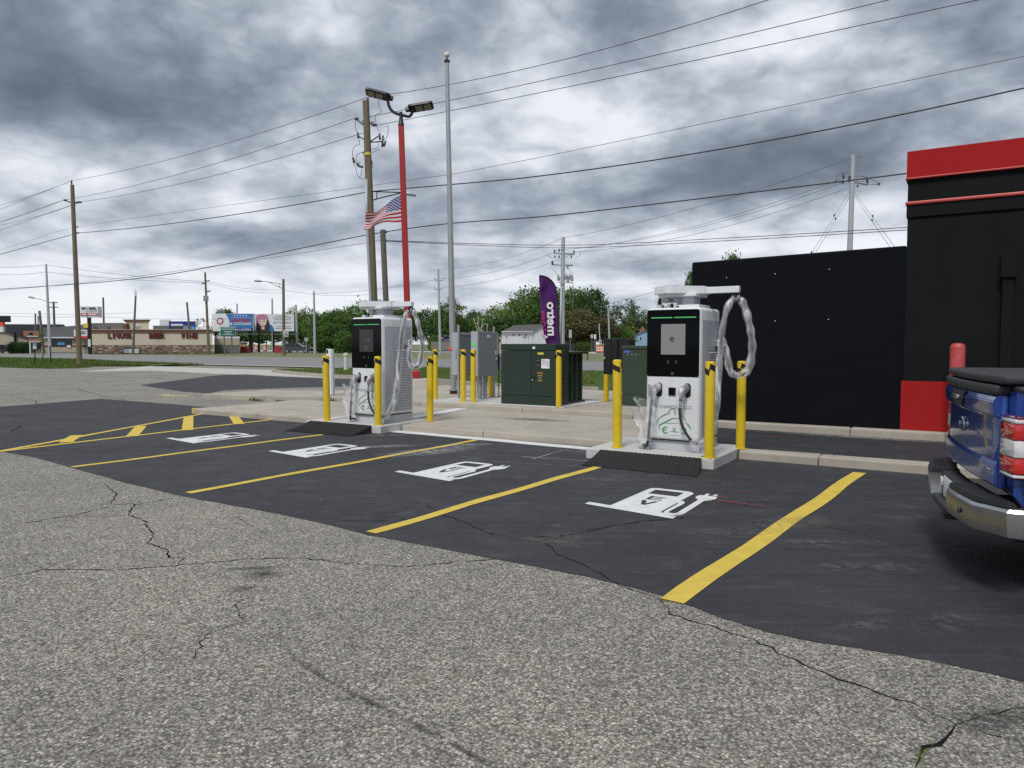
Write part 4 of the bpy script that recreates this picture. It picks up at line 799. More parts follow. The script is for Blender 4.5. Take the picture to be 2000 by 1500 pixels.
bm = NB(); bmesh.ops.create_uvsphere(bm, u_segments=18, v_segments=12, radius=.075, matrix=Matrix.Translation((lean, 0, hh + .17))); obj('finial_ball', bm, MT['ball'], fp, smooth=True)
bm = NB(); lathe(bm, [(.17, .09), (.17, .115), (.09, .12)], 8); obj('base_flange', bm, MT['steel'], fp); bm = NB(); lathe(bm, [(.10, -.01), (.105, .04), (.095, .092)], 14); obj('rusty_footing', bm, MT['rust'], fp)

rp_ = gp(800, 757, .13); RY = rp_.y
rl = empty('red_lamp_pole', (rp_.x, RY, .13), 0, 'red square light pole carrying two dark lamp heads', 'light pole')
def rel(px, py, dy=0.0): return at(px, py, RY + dy) - Vector(rl.location)
b0, t0 = rel(800, 750), rel(783.5, 246); w0 = .095
bm = NB(); ring0 = [bm.verts.new((b0.x + sx_ * w0, sy_ * w0, .55)) for sx_, sy_ in ((-1, -1), (1, -1), (1, 1), (-1, 1))]; ring1 = [bm.verts.new((t0.x + sx_ * w0 * .9, sy_ * w0 * .9, t0.z)) for sx_, sy_ in ((-1, -1), (1, -1), (1, 1), (-1, 1))]
for i in range(4): bm.faces.new((ring0[i], ring0[(i + 1) % 4], ring1[(i + 1) % 4], ring1[i]))
bm.faces.new(ring1); bmesh.ops.bevel(bm, geom=[e for e in bm.edges if abs((e.verts[0].co - e.verts[1].co).z) > 1], offset=.02, segments=2, affect='EDGES'); obj('shaft', bm, MT['rpole'], rl, auto=50)
bm = NB(); box(bm, b0.x - .16, b0.x + .34, -.2, .2, .30, .56, .02); obj('red_footing', bm, MT['rpole'], rl); bm = NB(); box(bm, b0.x - .30, b0.x + .75, -.3, .3, -.15, .30, .02); obj('concrete_footing', bm, MT['conc_road'], rl)
MD = MT['metal_dark']
bm = NB(); tube(bm, [t0, t0 + Vector((0, 0, .05)), rel(783.5, 240), rel(783.3, 226), rel(783, 219)], [.10, .10, .075, .055, .05], 12); obj('tenon', bm, MD, rl, auto=50)
arm = catmull([rel(758, 196), rel(759, 205), rel(765, 216), rel(775, 222), rel(784, 224), rel(797, 227.5), rel(803, 224), rel(805.5, 217), rel(805.5, 208)], 6)
bm = NB(); tube(bm, arm, .047, 10); obj('bracket_arm', bm, MD, rl, smooth=True)
def lamp(c, ang, tiltx, yaw):
    h = empty('lamp_head'); h.parent = rl; bm = NB(); prism(bm, [(-.40, -.17, -.03), (-.30, -.19, -.045), (.28, -.19, -.045), (.40, -.15, -.02), (.40, .15, -.02), (.28, .19, -.045), (-.30, .19, -.045), (-.40, .17, -.03)], (0, 0, .08)); bmesh.ops.bevel(bm, geom=bm.edges[:], offset=.012, segments=1, affect='EDGES')
    M = Matrix.Translation(c) @ Matrix.Rotation(yaw, 4, 'Z') @ Matrix.Rotation(ang, 4, 'Y') @ Matrix.Rotation(tiltx, 4, 'X'); bm.transform(M); hb = obj('lamp_head', bm, MD, rl)
    for x0, x1 in ((-.33, -.10), (-.05, .17)):
        bm = NB(); box(bm, x0, x1, -.13, .13, -.056, -.044); bm.transform(M); obj('lens', bm, MT['lens'], hb)
    bm = NB(); box(bm, .36, .50, -.06, .06, -.08, .06, .02); bm.transform(M); obj('knuckle', bm, MD, hb)
    bpy.data.objects.remove(h)
lamp(rel(738, 184.5), R(14), R(-17), R(2)); lamp(rel(822, 209), R(9), R(17), R(180))
# flag
def flag_mat():
    m = mat('flag_print', (.6, .6, .6), .8); t = T(m); s = t.n('ShaderNodeSeparateXYZ'); t.l(t.tc.outputs['UV'], s.inputs[0]); u, v = s.outputs[0], s.outputs[1]
    st = t.math('MODULO', t.math('FLOOR', t.math('MULTIPLY', v, 12.999)), 2.0)
    c = t.mix(st, (.36, .008, .02), (.58, .58, .62))
    can = t.math('MULTIPLY', t.math('LESS_THAN', u, .40), t.math('GREATER_THAN', v, 6 / 13))
    cu = t.math('MULTIPLY', u, 6 / .40); cv = t.math('MULTIPLY', t.math('SUBTRACT', v, 6 / 13), 9 / (7 / 13)); row = t.math('MODULO', t.math('FLOOR', cv), 2.0)
    fu = t.math('SUBTRACT', t.math('FRACT', t.math('ADD', cu, t.math('MULTIPLY', row, .5))), .5); fv = t.math('SUBTRACT', t.math('FRACT', cv), .5)
    star = t.math('LESS_THAN', t.math('ADD', t.math('MULTIPLY', fu, fu), t.math('MULTIPLY', fv, fv)), .085)
    blue = t.mix(star, (.02, .024, .15), (.66, .66, .72)); t.l(t.mix(can, c, blue), t.p.inputs['Base Color']); return m
fl = empty('national_flag', at(788, 436, RY), 0, 'red white and blue striped flag flying from the red light pole', 'flag'); fo = Vector(fl.location)
bm = NB(); uvl = bm.loops.layers.uv.new('UVMap'); nu, nv = 40, 18; V = {}
TOP = [(786, 380), (772, 386), (760, 394), (745, 407), (735, 416), (725, 416), (713, 415)]; BOT = [(788, 433), (772, 434), (758, 433), (745, 436), (733, 441), (722, 447), (710, 448)]
tt, bb = catmull([(x, y, 0) for x, y in TOP], 8), catmull([(x, y, 0) for x, y in BOT], 8)
for i in range(nu + 1):
    u_ = i / nu; f_ = u_ * (len(tt) - 1); i0 = min(int(f_), len(tt) - 2); fr = f_ - i0; p0 = tt[i0].lerp(tt[i0 + 1], fr); p1 = bb[i0].lerp(bb[i0 + 1], fr)
    for j in range(nv + 1):
        v_ = j / nv; q = p1.lerp(p0, v_); dy = .16 * u_ * math.sin(u_ * 9 - v_ * 2.2) + .05 * u_ * math.sin(v_ * 7 + u_ * 5)
        V[i, j] = bm.verts.new(at(q.x, q.y + 2.2 * u_ * math.sin(u_ * 8 + v_ * 5) * v_ * (1 - v_) * 2, RY - .05) + Vector((0, dy, 0)) - fo)
for i in range(nu):
    for j in range(nv):
        f = bm.faces.new((V[i, j], V[i + 1, j], V[i + 1, j + 1], V[i, j + 1]))
        for lp_, (a_, b_) in zip(f.loops, ((i, j), (i + 1, j), (i + 1, j + 1), (i, j + 1))): lp_[uvl].uv = (a_ / nu, b_ / nv)
MT['flag'] = flag_mat(); obj('flag_cloth', bm, MT['flag'], fl, smooth=True)
bm = NB(); tube(bm, [Vector((.02, 0, -.06)), at(786, 378, RY) - fo], .012, 8); obj('halyard', bm, MT['white_pl'], fl)

BY = 23.5; bn = empty('feather_banner', (at(1097, 700, BY).x, BY, VERGE_Z), 0, 'purple feather banner on a black pole behind the transformer', 'banner'); bo = Vector(bn.location)
MT['purple'] = mat('purple_cloth', (.115, .018, .19), .75, var=.22, vs_=1.6, bump=.15, bs=6); MT['pink'] = mat('pink_print', (.50, .035, .18), .7, var=.05)
Rt = [(1053, 538.5), (1064, 540), (1075, 546.5), (1083, 557), (1087, 572), (1089, 600), (1090.5, 630), (1092, 660), (1094, 700), (1095.5, 728)]; Lf = [(1053, 539), (1053, 547), (1053.3, 556), (1053.7, 566), (1054.5, 580), (1055.5, 602), (1058, 630), (1064, 660), (1073, 690), (1086, 712)]
rr_, ll_ = catmull([(x, y, 0) for x, y in Rt], 5), catmull([(x, y, 0) for x, y in Lf], 5)
bm = NB(); V = {}
for i in range(len(rr_)):
    for j in range(9):
        q = ll_[i].lerp(rr_[i], j / 8); dy = .05 * math.sin(i * .35 + j * .5) * (1 - j / 8); V[i, j] = bm.verts.new(at(q.x, q.y, BY) + Vector((0, dy, 0)) - bo)
for i in range(len(rr_) - 1):
    for j in range(8): bm.faces.new((V[i, j], V[i, j + 1], V[i + 1, j + 1], V[i + 1, j]))
bmesh.ops.solidify(bm, geom=bm.faces[:], thickness=.003); obj('banner_cloth', bm, MT['purple'], bn, smooth=True)
bm = NB(); tube(bm, [at(q.x, q.y, BY) - bo for q in rr_] + [Vector((at(1096.5, 745, BY).x - bo.x, 0, .0))], .026, 8); obj('banner_pole', bm, MT['black'], bn, smooth=True)
UPX = Matrix(((0, 1, 0, 0), (0, 0, -1, 0), (1, 0, 0, 0), (0, 0, 0, 1)))         # seen from the back: runs upwards, mirrored
def banner_text(s, px, py, size, m, bold, sx_=1.0):
    me = text_mesh(s, size, .0005, bold=bold, sx=sx_); o = print_on('lettering', me, m, bn, at(px, py, BY) - bo + Vector((0, -.075, 0)), UPX); o.rotation_euler = (0, R(-1.5), 0)
banner_text('metro', 1076.5, 623, .40, MT['label_w'], .012, 1.08); banner_text('by T-Mobile', 1062, 634, .17, MT['pink'], .002, 1.08)
bm = NB(); tube(bm, catmull([at(1069, 657, BY) - bo, at(1066, 659.5, BY) - bo, at(1064.5, 654, BY) - bo], 4), [.02, .022, .024, .026, .024, .022, .02, .018, .014], 6); 
for v in bm.verts: v.co.y = -.076 + v.co.y * .05
obj('swoosh', bm, MT['label_w'], bn)

wp = empty('marker_post', gp(645, 771, .213), KA, 'white flat marker post with black squares beside the dark-screened charger', 'marker post')
bm = NB(); box(bm, -.10, .06, -.03, .03, 0, 1.21, .006); obj('post', bm, MT['white_pl'], wp); bm = NB(); box(bm, .062, .12, -.02, .05, 0, 1.2, .006); obj('post_side', bm, MT['lgrey'], wp)
for z in (1.09, .52): bm = NB(); box(bm, -.085, -.02, -.034, -.030, z, z + .10); obj('black_square', bm, MT['black'], wp)
for i in range(8): bm = NB(); box(bm, -.02, .04, -.034, -.030, .70 + i * .04, .71 + i * .04); obj('small_print', bm, MT['steel_d'], wp)
pp = empty('pedestal', (gp(676, 724, VERGE_Z).x, gp(676, 724, VERGE_Z).y, VERGE_Z), 0, 'pale green round plastic utility pedestal in the grass verge', 'pedestal')
bm = NB(); lathe(bm, [(.125, 0), (.11, .55), (.105, .80)], 18); obj('tube', bm, MT['pale_green'], pp, auto=40); bm = NB(); lathe(bm, [(.135, .80), (.135, .90), (.12, .935), (.05, .95)], 18); obj('cap', bm, MT['pale_green'], pp, auto=40)
# ================================================================ POLES AND LINES
def ground_below(p): return Vector((p.x, p.y, 0))
def pole(name, top_px, base_px, Y, r0, r1, m, label, zb=0.0, group='utility poles', cat='utility pole', sub=10):
    tp_ = at(*top_px, Y); bpx, bpy_ = base_px; b = at(bpx, 672 + (CAM_H - zb) * F_PX / Y, Y); r = empty(name, (b.x, Y, zb), 0, label, cat, group)
    bm = NB(); d = Vector((tp_.x - b.x, 0, tp_.z - zb)); tube(bm, [Vector((0, 0, -.3)), d * .5, d], [r0, (r0 + r1) / 2, r1], sub); obj('shaft', bm, m, r, auto=40)
    return r
def rp(r, px, py, dy=0.0): return at(px, py, r.location.y + dy) - Vector(r.location)
def add_tube(r, name, pts, rad, m, seg=6, sm=True): bm = NB(); tube(bm, pts, rad, seg); return obj(name, bm, m, r, smooth=sm)
def insulator(r, p, h, rad, axis='Z'):
    bm = NB(); prof = [(rad * .35, 0)]
    for i in range(4): prof += [(rad, h * (.12 + .2 * i)), (rad, h * (.20 + .2 * i)), (rad * .45, h * (.24 + .2 * i))]
    prof.append((rad * .4, h)); lathe(bm, prof, 10); 
    if axis == 'X': bm.transform(Matrix.Rotation(R(90), 4, 'Y'))
    bm.transform(Matrix.Translation(p)); return obj('insulator', bm, MT['insul'], r)
WD, WG, ST, IN, WI = MT['wood'], MT['wood_g'], MT['steel'], MT['insul'], MT['wire']
PY = 31.0
pa = pole('utility_pole', (714.5, 197), (735, 0), PY, .20, .135, WD, 'tall brown wooden utility pole behind the flag, crowded with insulators and fuses', .1)
def A(px, py, dy=0.0): return rp(pa, px, py, dy)
insulator(pa, A(718.5, 205), .32, .055); add_tube(pa, 'pole_top_pin', [A(718.5, 212), A(718.5, 190)], .022, IN)
insulator(pa, A(692, 232), .20, .06, 'X'); add_tube(pa, 'bracket', [A(697, 234), A(712, 245)], .035, IN); add_tube(pa, 'bracket', [A(707, 236), A(712, 239)], .03, IN); insulator(pa, A(727, 244), .22, .07, 'X'); add_tube(pa, 'bracket', [A(721, 241), A(730, 238)], .03, IN); add_tube(pa, 'bracket', [A(722, 240), A(728, 245)], .03, IN)
for q in [((702, 267), (721, 278)), ((721, 278), (739, 266)), ((721, 278), (745, 276.5))]: add_tube(pa, 'fuse_bracket', [A(*q[0]), A(*q[1])], .028, IN)
for x0, y0, x1, y1 in [(698.5, 259, 700, 270), (741, 261, 742, 273), (748, 265, 746.5, 287), (753, 275, 750, 286)]: add_tube(pa, 'fuse_cutout', [A(x0, y0), A(x1, y1)], .045, IN, 8)
for q in [[(694, 234), (694.5, 250), (699, 259)], [(701, 272), (702, 282), (692, 286), (688.5, 298), (689, 306)], [(689, 306), (690.5, 317), (695, 330), (700, 345), (712, 350)], [(741, 193), (739, 202), (744, 214), (743, 221), (734, 225), (734, 238)], [(736, 247), (738, 253), (743, 258)], [(757, 245), (758, 255), (756, 268), (749, 273)], [(740, 280), (736, 289), (722, 292)], [(743, 290), (735, 294), (724, 300)], [(709, 297), (698, 302), (696, 312), (700, 322)], [(703, 315), (702, 320), (698, 322)], [(726, 315), (728, 319), (727, 328)], [(706, 330), (706, 340), (702, 346)]]:
    add_tube(pa, 'jumper_wire', catmull([A(x, y, -.15) for x, y in q], 5), .011, WI, 5)
for x0, y0, x1, y1 in [(689.5, 308, 692, 318), (697, 318, 700, 324), (700, 324, 709, 326.5), (709, 297.5, 710, 298)]: add_tube(pa, 'arrester', [A(x0, y0, -.1), A(x1, y1, -.1)], .05, IN, 8)
insulator(pa, A(724.5, 322), .22, .06)
bm = NB(); tube(bm, [A(717.6, 299), A(718, 304)], .165, 14); obj('yellow_band', bm, MT['label_y'], pa)
add_tube(pa, 'riser_conduit', [A(715.5, 350, -.13), A(716, 420, -.16), A(724, 590, -.19), A(729, 710, -.2)], .062, MT['steel_l'], 10)
add_tube(pa, 'lamp_arm', [A(728, 374), A(783, 376)], .025, MD); add_tube(pa, 'lamp_arm', [A(728, 391), A(745, 386), A(783, 377)], .025, MD); add_tube(pa, 'lamp_arm', [A(736, 375), A(736, 388)], .022, MD); add_tube(pa, 'street_lamp_head', [A(788, 377), A(797, 378), A(812, 382)], [.05, .09, .05], MT['steel_l'], 10)
pb = pole('utility_pole', (747.5, 449), (760, 0), 36, .15, .135, WG, 'short grey wooden pole standing right beside the tall brown one', .1); add_tube(pb, 'cable_clamp', [rp(pb, 751, 451), rp(pb, 756, 454)], .06, IN); add_tube(pb, 'cable_clamp', [rp(pb, 752, 470), rp(pb, 756, 470)], .05, IN)
PLY = 52.0
pl = pole('utility_pole', (141, 361), (155.5, 0), PLY, .185, .13, WD, 'brown wooden utility pole rooted in the grassy corner mound', .28)
insulator(pl, rp(pl, 140, 360), .3, .06); add_tube(pl, 'cross_bracket', [rp(pl, 131, 393), rp(pl, 142, 396)], .05, IN); add_tube(pl, 'cross_bracket', [rp(pl, 143, 396), rp(pl, 156, 394)], .05, IN); insulator(pl, rp(pl, 124, 391), .25, .07, 'X'); insulator(pl, rp(pl, 153, 395), .25, .07, 'X')
add_tube(pl, 'cable_clamp', [rp(pl, 150, 443), rp(pl, 153, 443)], .05, IN); add_tube(pl, 'cable_clamp', [rp(pl, 150, 455), rp(pl, 154, 455)], .06, IN)
bm = NB(); box(bm, -.12, .12, -.24, -.18, .9, 1.3); 

def vplane(px, p0):                      # where the sight line at column px meets the upright plane of the line of poles through p0
    u = (px - 1000) / F_PX; c = math.cos(TILT); return None
def along(px, py, p0, heading=KX):
    d = ray(px, py); nrm = Vector((-heading.y, heading.x, 0)); t_ = nrm.dot(Vector((p0.x, p0.y, 0))) / nrm.dot(Vector((d.x, d.y, 0))); return d * t_ + Vector((0, 0, CAM_H))
def wire(pts, label, sag=.25, r=.011, ext=0.0, ext0=0.0, group='overhead lines'):
    P = [Vector(p) for p in pts]; smooth_ = len(P) > 3
    if ext: P.append(P[-1] + (P[-1] - P[-2]).normalized() * ext)
    if (P[0].x < -30 and P[0].y < 110 and not ext0): ext0 = 30
    if ext0: P.insert(0, P[0] + (P[0] - P[1]).normalized() * ext0)
    Q = []
    for i in range(len(P) - 1):
        n = 14; s_ = sag if (P[i + 1] - P[i]).length > 8 else 0
        for j in range(n): t_ = j / n; q = P[i].lerp(P[i + 1], t_); q.z -= 4 * s_ * t_ * (1 - t_); Q.append(q)
    Q.append(P[-1])
    if smooth_ and sag < .2: Q = catmull(P, 12)
    bm = NB(); tube(bm, Q, r, 5, True); o = obj('power_line', bm, WI, None, smooth=True); return tag(o, label, 'power line', group)
pA = Vector(pa.location); pBv = Vector(pb.location)
def LP(px, py): return at(px, py, PLY)
def PA_(px, py): return at(px, py, PY)
lv = (at(0, 410, 66), at(0, 438, 66), at(0, 450, 66))
wire([along(-60, 433, pA), LP(140, 353)], 'thin top line running left from the pole on the corner mound', .1, .012)
wire([LP(140, 353), PA_(718.5, 190), along(1500, 0, pA)], 'thin topmost line over the flag pole to the upper right', .35, .012, ext=6)
wire([LP(123, 391), PA_(690, 232)], 'upper cross-arm line between the two brown wooden poles', .35, .012); wire([PA_(722, 228), along(1735, 0, pA)], 'upper cross-arm line leaving the tall brown pole to the right', .1, .012, ext=6)
wire([LP(158, 394), PA_(715, 258)], 'lower cross-arm line between the two brown wooden poles', .35, .012); wire([PA_(735, 245), along(1910, 0, pA)], 'lower cross-arm line leaving the tall brown pole to the right', .05, .012, ext=6)
wire([along(-60, 455, pA), LP(123, 391)], 'upper cross-arm line running left from the mound pole', .1, .012); wire([along(-60, 470, pA), LP(155, 396)], 'lower cross-arm line running left from the mound pole', .1, .012)
wire([along(-40, 500, pA), LP(151, 444), PA_(722, 363), along(1000, 318, pA), along(2000, 110, pA)], 'hair-thin neutral line below the cross arms', .18, .008, ext=5)
wire([along(-40, 508, pA), LP(152, 455), PA_(724, 374), along(1000, 350, pA), along(2000, 172, pA)], 'thick black cable crossing behind the lamp heads', .22, .021, ext=5)
wire([along(-40, 568, pBv), along(300, 540, pBv), at(752, 453, 36), along(1100, 419, pBv), along(1640, 355, pBv), along(1900, 322, pBv)], 'black bundled cable hung on the short grey pole', .12, .024)
wire([along(-40, 570, pBv), at(752, 468, 36)], 'thin service line sagging left of the short grey pole', .3, .010)
for i, (dy, w_) in enumerate(((0, .016), (5, .016))):
    wire([at(755, 470 + dy * .2, 36), at(1100, 479 + dy, 41), at(1420, 465 + dy, 36), at(1790, 443 + dy, 30)], ('upper' if i == 0 else 'lower') + ' of the paired twisted cables sagging over the transformer', .18, w_)

# steel poles across the street
ps = pole('utility_pole', (1100, 463), (1097.5, 0), 80, .30, .20, MT['steel_l'], 'pale steel pole with cross arms and transformer cans behind the feather banner', 0, sub=12)
def S_(px, py, dy=0.0): return rp(ps, px, py, dy)
for (x0, y0, x1, y1) in [(1081, 494, 1122, 496.5), (1080, 516.5, 1119, 518.5)]: add_tube(ps, 'cross_arm', [S_(x0, y0), S_(x1, y1)], .10, MT['steel_l'])
for x, y in [(1083, 490), (1092, 488), (1121, 491)]: insulator(ps, S_(x, y + 4), .35, .10)
for x, y in [(1084, 501), (1092, 501), (1116, 501), (1109, 522)]: insulator(ps, S_(x, y + 3), .30, .09)
insulator(ps, S_(1079, 518), .5, .13)
for i, (x, y) in enumerate([(1091, 545), (1106, 543), (1113, 543), (1117, 546), (1109, 549)]):
    bm = NB(); c = S_(x, y + 3, -.4 + .25 * (i % 3)); lathe(bm, [(.16, 0), (.17, .05), (.17, .38), (.10, .44)], 12, c); obj('transformer_can', bm, MT['steel'], ps, auto=40); insulator(ps, c + Vector((0, 0, .42)), .3, .06)
add_tube(ps, 'can_rail', [S_(1090, 551, -.4), S_(1120, 552.5, -.4)], .06, MT['steel_l'])
for q in [[(1113, 556), (1113, 585), (1108, 593), (1105, 585)], [(1119, 553), (1119.5, 575), (1119, 593), (1117, 601)], [(1080, 525), (1087, 535), (1091, 543)], [(1109, 525), (1117, 533), (1119, 548)], [(1072, 495), (1073, 502), (1078, 503)], [(1134, 491), (1131, 500), (1124, 503)]]: add_tube(ps, 'drop_wire', catmull([S_(x, y, -.4) for x, y in q], 5), .026, MT['steel'], 5)
add_tube(ps, 'riser_conduit', [S_(1096.2, 560, -.35), S_(1094, 680, -.35)], .11, MT['steel_l'], 8)
pg = pole('utility_pole', (1666.5, 302), (1652, 0), 62, .30, .17, MT['steel_l'], 'guyed pale steel pole rising behind the low black wall', 0, sub=12)
def G2(px, py, dy=0.0): return rp(pg, px, py, dy)
add_tube(pg, 'cross_arm', [G2(1645, 351), G2(1694, 361)], .07, MT['steel']); add_tube(pg, 'cross_arm', [G2(1672, 354), G2(1697, 352)], .05, MT['steel']); add_tube(pg, 'cross_arm', [G2(1695, 359), G2(1718, 360)], .05, MT['steel']); add_tube(pg, 'top_arm', [G2(1658, 310), G2(1668, 304), G2(1682, 305)], .045, MT['steel'])
for x, y in [(1647, 346), (1659, 348), (1694, 354)]: insulator(pg, G2(x, y + 4), .4, .10)
for x, y in [(1646, 356), (1675, 363), (1717, 359)]: insulator(pg, G2(x, y + 3), .25, .08)
for q in [[(1632, 355), (1635, 343), (1646, 339), (1658, 338), (1668, 345)], [(1668, 345), (1682, 344), (1700, 349), (1716, 358)]]: add_tube(pg, 'jumper_wire', catmull([G2(x, y) for x, y in q], 5), .02, WI, 5)
for i, (x0, y0, x1, y1, dy) in enumerate([(1660, 372, 1555, 545, -2), (1663, 378, 1562, 545, 2), (1669, 376, 1790, 540, -2), (1670, 384, 1778, 540, 2)]):
    add_tube(pg, 'guy_wire', [G2(x0, y0), G2(x1, y1, dy)], .020, MT['steel'], 5)
    p_, q_ = G2(x0, y0), G2(x1, y1, dy)
    for t_ in (.30, .72): insulator(pg, p_.lerp(q_, t_), .22, .07)
for i, (a_, b_) in enumerate((((1100, 465), (1660, 310)), ((1085, 489), (1642, 350)), ((1093, 488), (1648, 356)), ((1122, 492), (1660, 366)))):
    wire([at(*a_, 80), at(*b_, 62)], ['top', 'left cross-arm', 'inner cross-arm', 'right cross-arm'][i] + ' line between the two pale steel poles', 1.0 if i else .6, .016)
pk = pole('utility_pole', (856, 525), (860, 0), 112, .24, .14, MT['steel_l'], 'slim pale steel pole seen just left of the flagpole')
for y in (548, 565):
    add_tube(pk, 'bracket_arm', [rp(pk, 848, y - 4), rp(pk, 850, y), rp(pk, 864, y), rp(pk, 865, y - 4)], .05, IN)
for i, (a_, b_) in enumerate((((857, 526), (1100, 465)), ((848, 544), (1080, 494)), ((865, 561), (1118, 496)))): wire([at(*a_, 112), at(*b_, 80)], ['top', 'middle', 'lowest'][i] + ' line from the slim pole to the steel pole with cans', .8, .018)
for i, (a_, b_) in enumerate((((615, 573), (856, 545)), ((554, 566), (720, 575)), ((402, 552), (554, 572)), ((402, 548), (554, 566)))): wire([at(*a_, 112), at(*b_, 112)], 'thin far line ' + ['from the pole by the wood to the slim steel pole', 'passing behind the dark-screened charger', 'low between the store pole and the street lamp pole', 'high between the store pole and the street lamp pole'][i], .5, .02)
FP = [((90, 516), 98, 106, .24, .13, 'steel_l', 'steel street lamp pole in front of the grey-roofed shop'), ((104.5, 589), 108, 150, .26, .2, 'wood_g', 'dark wooden pole with two cross arms behind the grey roof'), ((77, 607), 86, 112, .2, .17, 'wood_g', 'leaning wooden pole by the bus shelter'), ((69, 612), 70, 160, .2, .16, 'wood_g', 'thin dark pole left of the leaning pole'), ((74.5, 617), 75, 175, .2, .16, 'steel_l', 'thinner grey pole among the shop poles'), ((201.5, 581), 204, 135, .2, .16, 'wood_g', 'plain wooden pole rising behind the liquor store roof'), ((265, 578), 259.5, 114, .2, .14, 'wood_g', 'dark pole with a camera box before the liquor store'), ((365, 590), 374, 140, .22, .18, 'wood_g', 'tilted wooden pole behind the liquor store'), ((400.5, 532), 408, 113, .24, .15, 'wood', 'wooden pole with cans at the end of the liquor store'), ((463, 593), 463, 150, .16, .12, 'wood_g', 'thin pole above the heating billboard'), ((531.5, 583), 533, 145, .22, .16, 'steel_l', 'grey pole between the two billboards'), ((553.5, 545), 554.5, 100, .24, .17, 'wood_g', 'wooden street lamp pole with speed limit sign'), ((578, 595), 581, 140, .24, .18, 'steel_l', 'pale pole against the trees right of the billboards'), ((613, 569), 615, 125, .26, .16, 'steel_l', 'tall pale pole in front of the roadside bushes'), ((1188, 602), 1191, 150, .2, .18, 'steel_l', 'pale pole in front of the dark evergreen tree'), ((1170, 632), 1173, 145, .12, .11, 'steel_l', 'short pale post above the orange barrels'), ((111, 560), 111, 240, .01, .01, 'steel', '')]
FR = {}
for (tpx, bx, Y, r0, r1, m, lab) in FP:
    if not lab: continue
    FR[lab[:12] + str(bx)] = (pole('utility_pole', tpx, (bx, 0), Y, r0, r1, MT[m], lab, 0, sub=8))
def fr(bx): return [v for k_, v in FR.items() if k_.endswith(str(bx))][0]
q = fr(98); add_tube(q, 'lamp_arm', catmull([rp(q, 94, 589), rp(q, 80, 585), rp(q, 66, 582)], 4), .06, MT['steel_l']); add_tube(q, 'lamp_head', [rp(q, 67, 582), rp(q, 60, 580.5), rp(q, 55, 580)], [.10, .16, .08], MT['steel_l'], 8)
q = fr(554.5); add_tube(q, 'lamp_arm', catmull([rp(q, 553, 556), rp(q, 540, 553), rp(q, 520, 550), rp(q, 510, 549)], 4), .06, MT['steel']); add_tube(q, 'lamp_arm', [rp(q, 553, 564), rp(q, 524, 551)], .05, MT['steel']); add_tube(q, 'lamp_arm', [rp(q, 546, 555), rp(q, 546, 561)], .04, MT['steel']); add_tube(q, 'lamp_head', [rp(q, 511, 549.5), rp(q, 503, 548.5), rp(q, 497, 549)], [.10, .17, .09], MT['steel'], 8)
q = fr(108)
for y in (591, 600): add_tube(q, 'cross_arm', [rp(q, 97, y), rp(q, 113, y)], .10, IN)
q = fr(408)
for x0, y0, x1, y1 in [(394, 554, 403, 553), (404, 549, 409, 548), (404, 570, 411, 568)]: add_tube(q, 'bracket', [rp(q, x0, y0), rp(q, x1, y1)], .10, IN)
for x in (400, 404.5): bm = NB(); lathe(bm, [(.20, 0), (.22, .1), (.22, .75), (.12, .85)], 10, rp(q, x, 588, -.3)); obj('transformer_can', bm, MT['steel'], q)
q = fr(259.5); bm = NB(); box(bm, -.14, .14, -.14, .14, -.3, .3, .03); bm.transform(Matrix.Translation(rp(q, 264.5, 573))); obj('camera_box', bm, MT['white_pl'], q); add_tube(q, 'camera_mast', [rp(q, 264.5, 580), rp(q, 264.5, 566)], .04, IN)
for i, (a_, b_, Y) in enumerate((((-30, 519), (90, 517), 108), ((90, 517), (402, 550), 110), ((-30, 534), (90, 531), 108), ((90, 531), (402, 552), 110), ((-30, 610), (260, 611), 135), ((-30, 614), (180, 618), 135), ((180, 618), (480, 622), 135), ((620, 608), (720, 612), 140), ((1105, 610), (1350, 548), 100))):
    wire([at(*a_, Y), at(*b_, Y)], ['highest line left of the steel street lamp pole', 'line from the steel lamp pole to the store pole', 'second line left of the steel street lamp pole', 'lower line from the steel lamp pole to the store pole', 'low line crossing in front of the pylon sign', 'lowest line left of the pylon sign', 'line low over the liquor store roof', 'short line before the roadside bushes', 'faint line rising to the low black wall'][i], .3, .022)

# ================================================================ THE PICKUP
MT['blue'] = mat('blue_car_paint', (.002, .046, .28), .25, .3, var=.04, coat=1.0, spec=.6); MT['chrome'] = mat('worn_chrome', (.48, .49, .51), .27, 1.0, var=.10, vs_=9, bump=.03, bs=20); MT['tail_red'] = mat('tail_red', (.50, .008, .010), .12, var=.25, vs_=14, coat=1.0); MT['tail_white'] = mat('tail_white', (.62, .62, .64), .15, var=.18, vs_=16, coat=1.0); MT['tail_dark'] = mat('tail_dark', (.10, .006, .008), .15, var=.1, coat=1.0)
MT['vinyl'] = mat('black_vinyl', (.022, .023, .027), .55, var=.15, bump=.1, bs=120); MT['trimblk'] = mat('black_trim', (.020, .021, .024), .5, var=.15, bump=.08, bs=150); MT['tyre'] = mat('tyre_rubber', (.015, .015, .016), .85, var=.2); MT['rim'] = mat('alloy_rim', (.45, .46, .48), .3, .9, var=.1); MT['autoglass'] = mat('tinted_glass', (.010, .012, .014), .06, var=.05, spec=.7); MT['plate'] = mat('plate_white', (.70, .70, .72), .4, var=.05)
tk_ang = R(-21.4); TR = empty('pickup_truck', (3.297, 5.12, 0), tk_ang, 'blue pickup truck with black bed cover and chrome step bumper', 'pickup truck')
def tpart(name, bm, m, parent=None, **kw): return obj(name, bm, MT[m], parent or TR, **kw)
def tb(name, x0, x1, y0, y1, z0, z1, m, bev=.01, parent=None, seg=2): bm = NB(); box(bm, x0, x1, y0, y1, z0, z1, bev, seg); return tpart(name, bm, m, parent, auto=40)
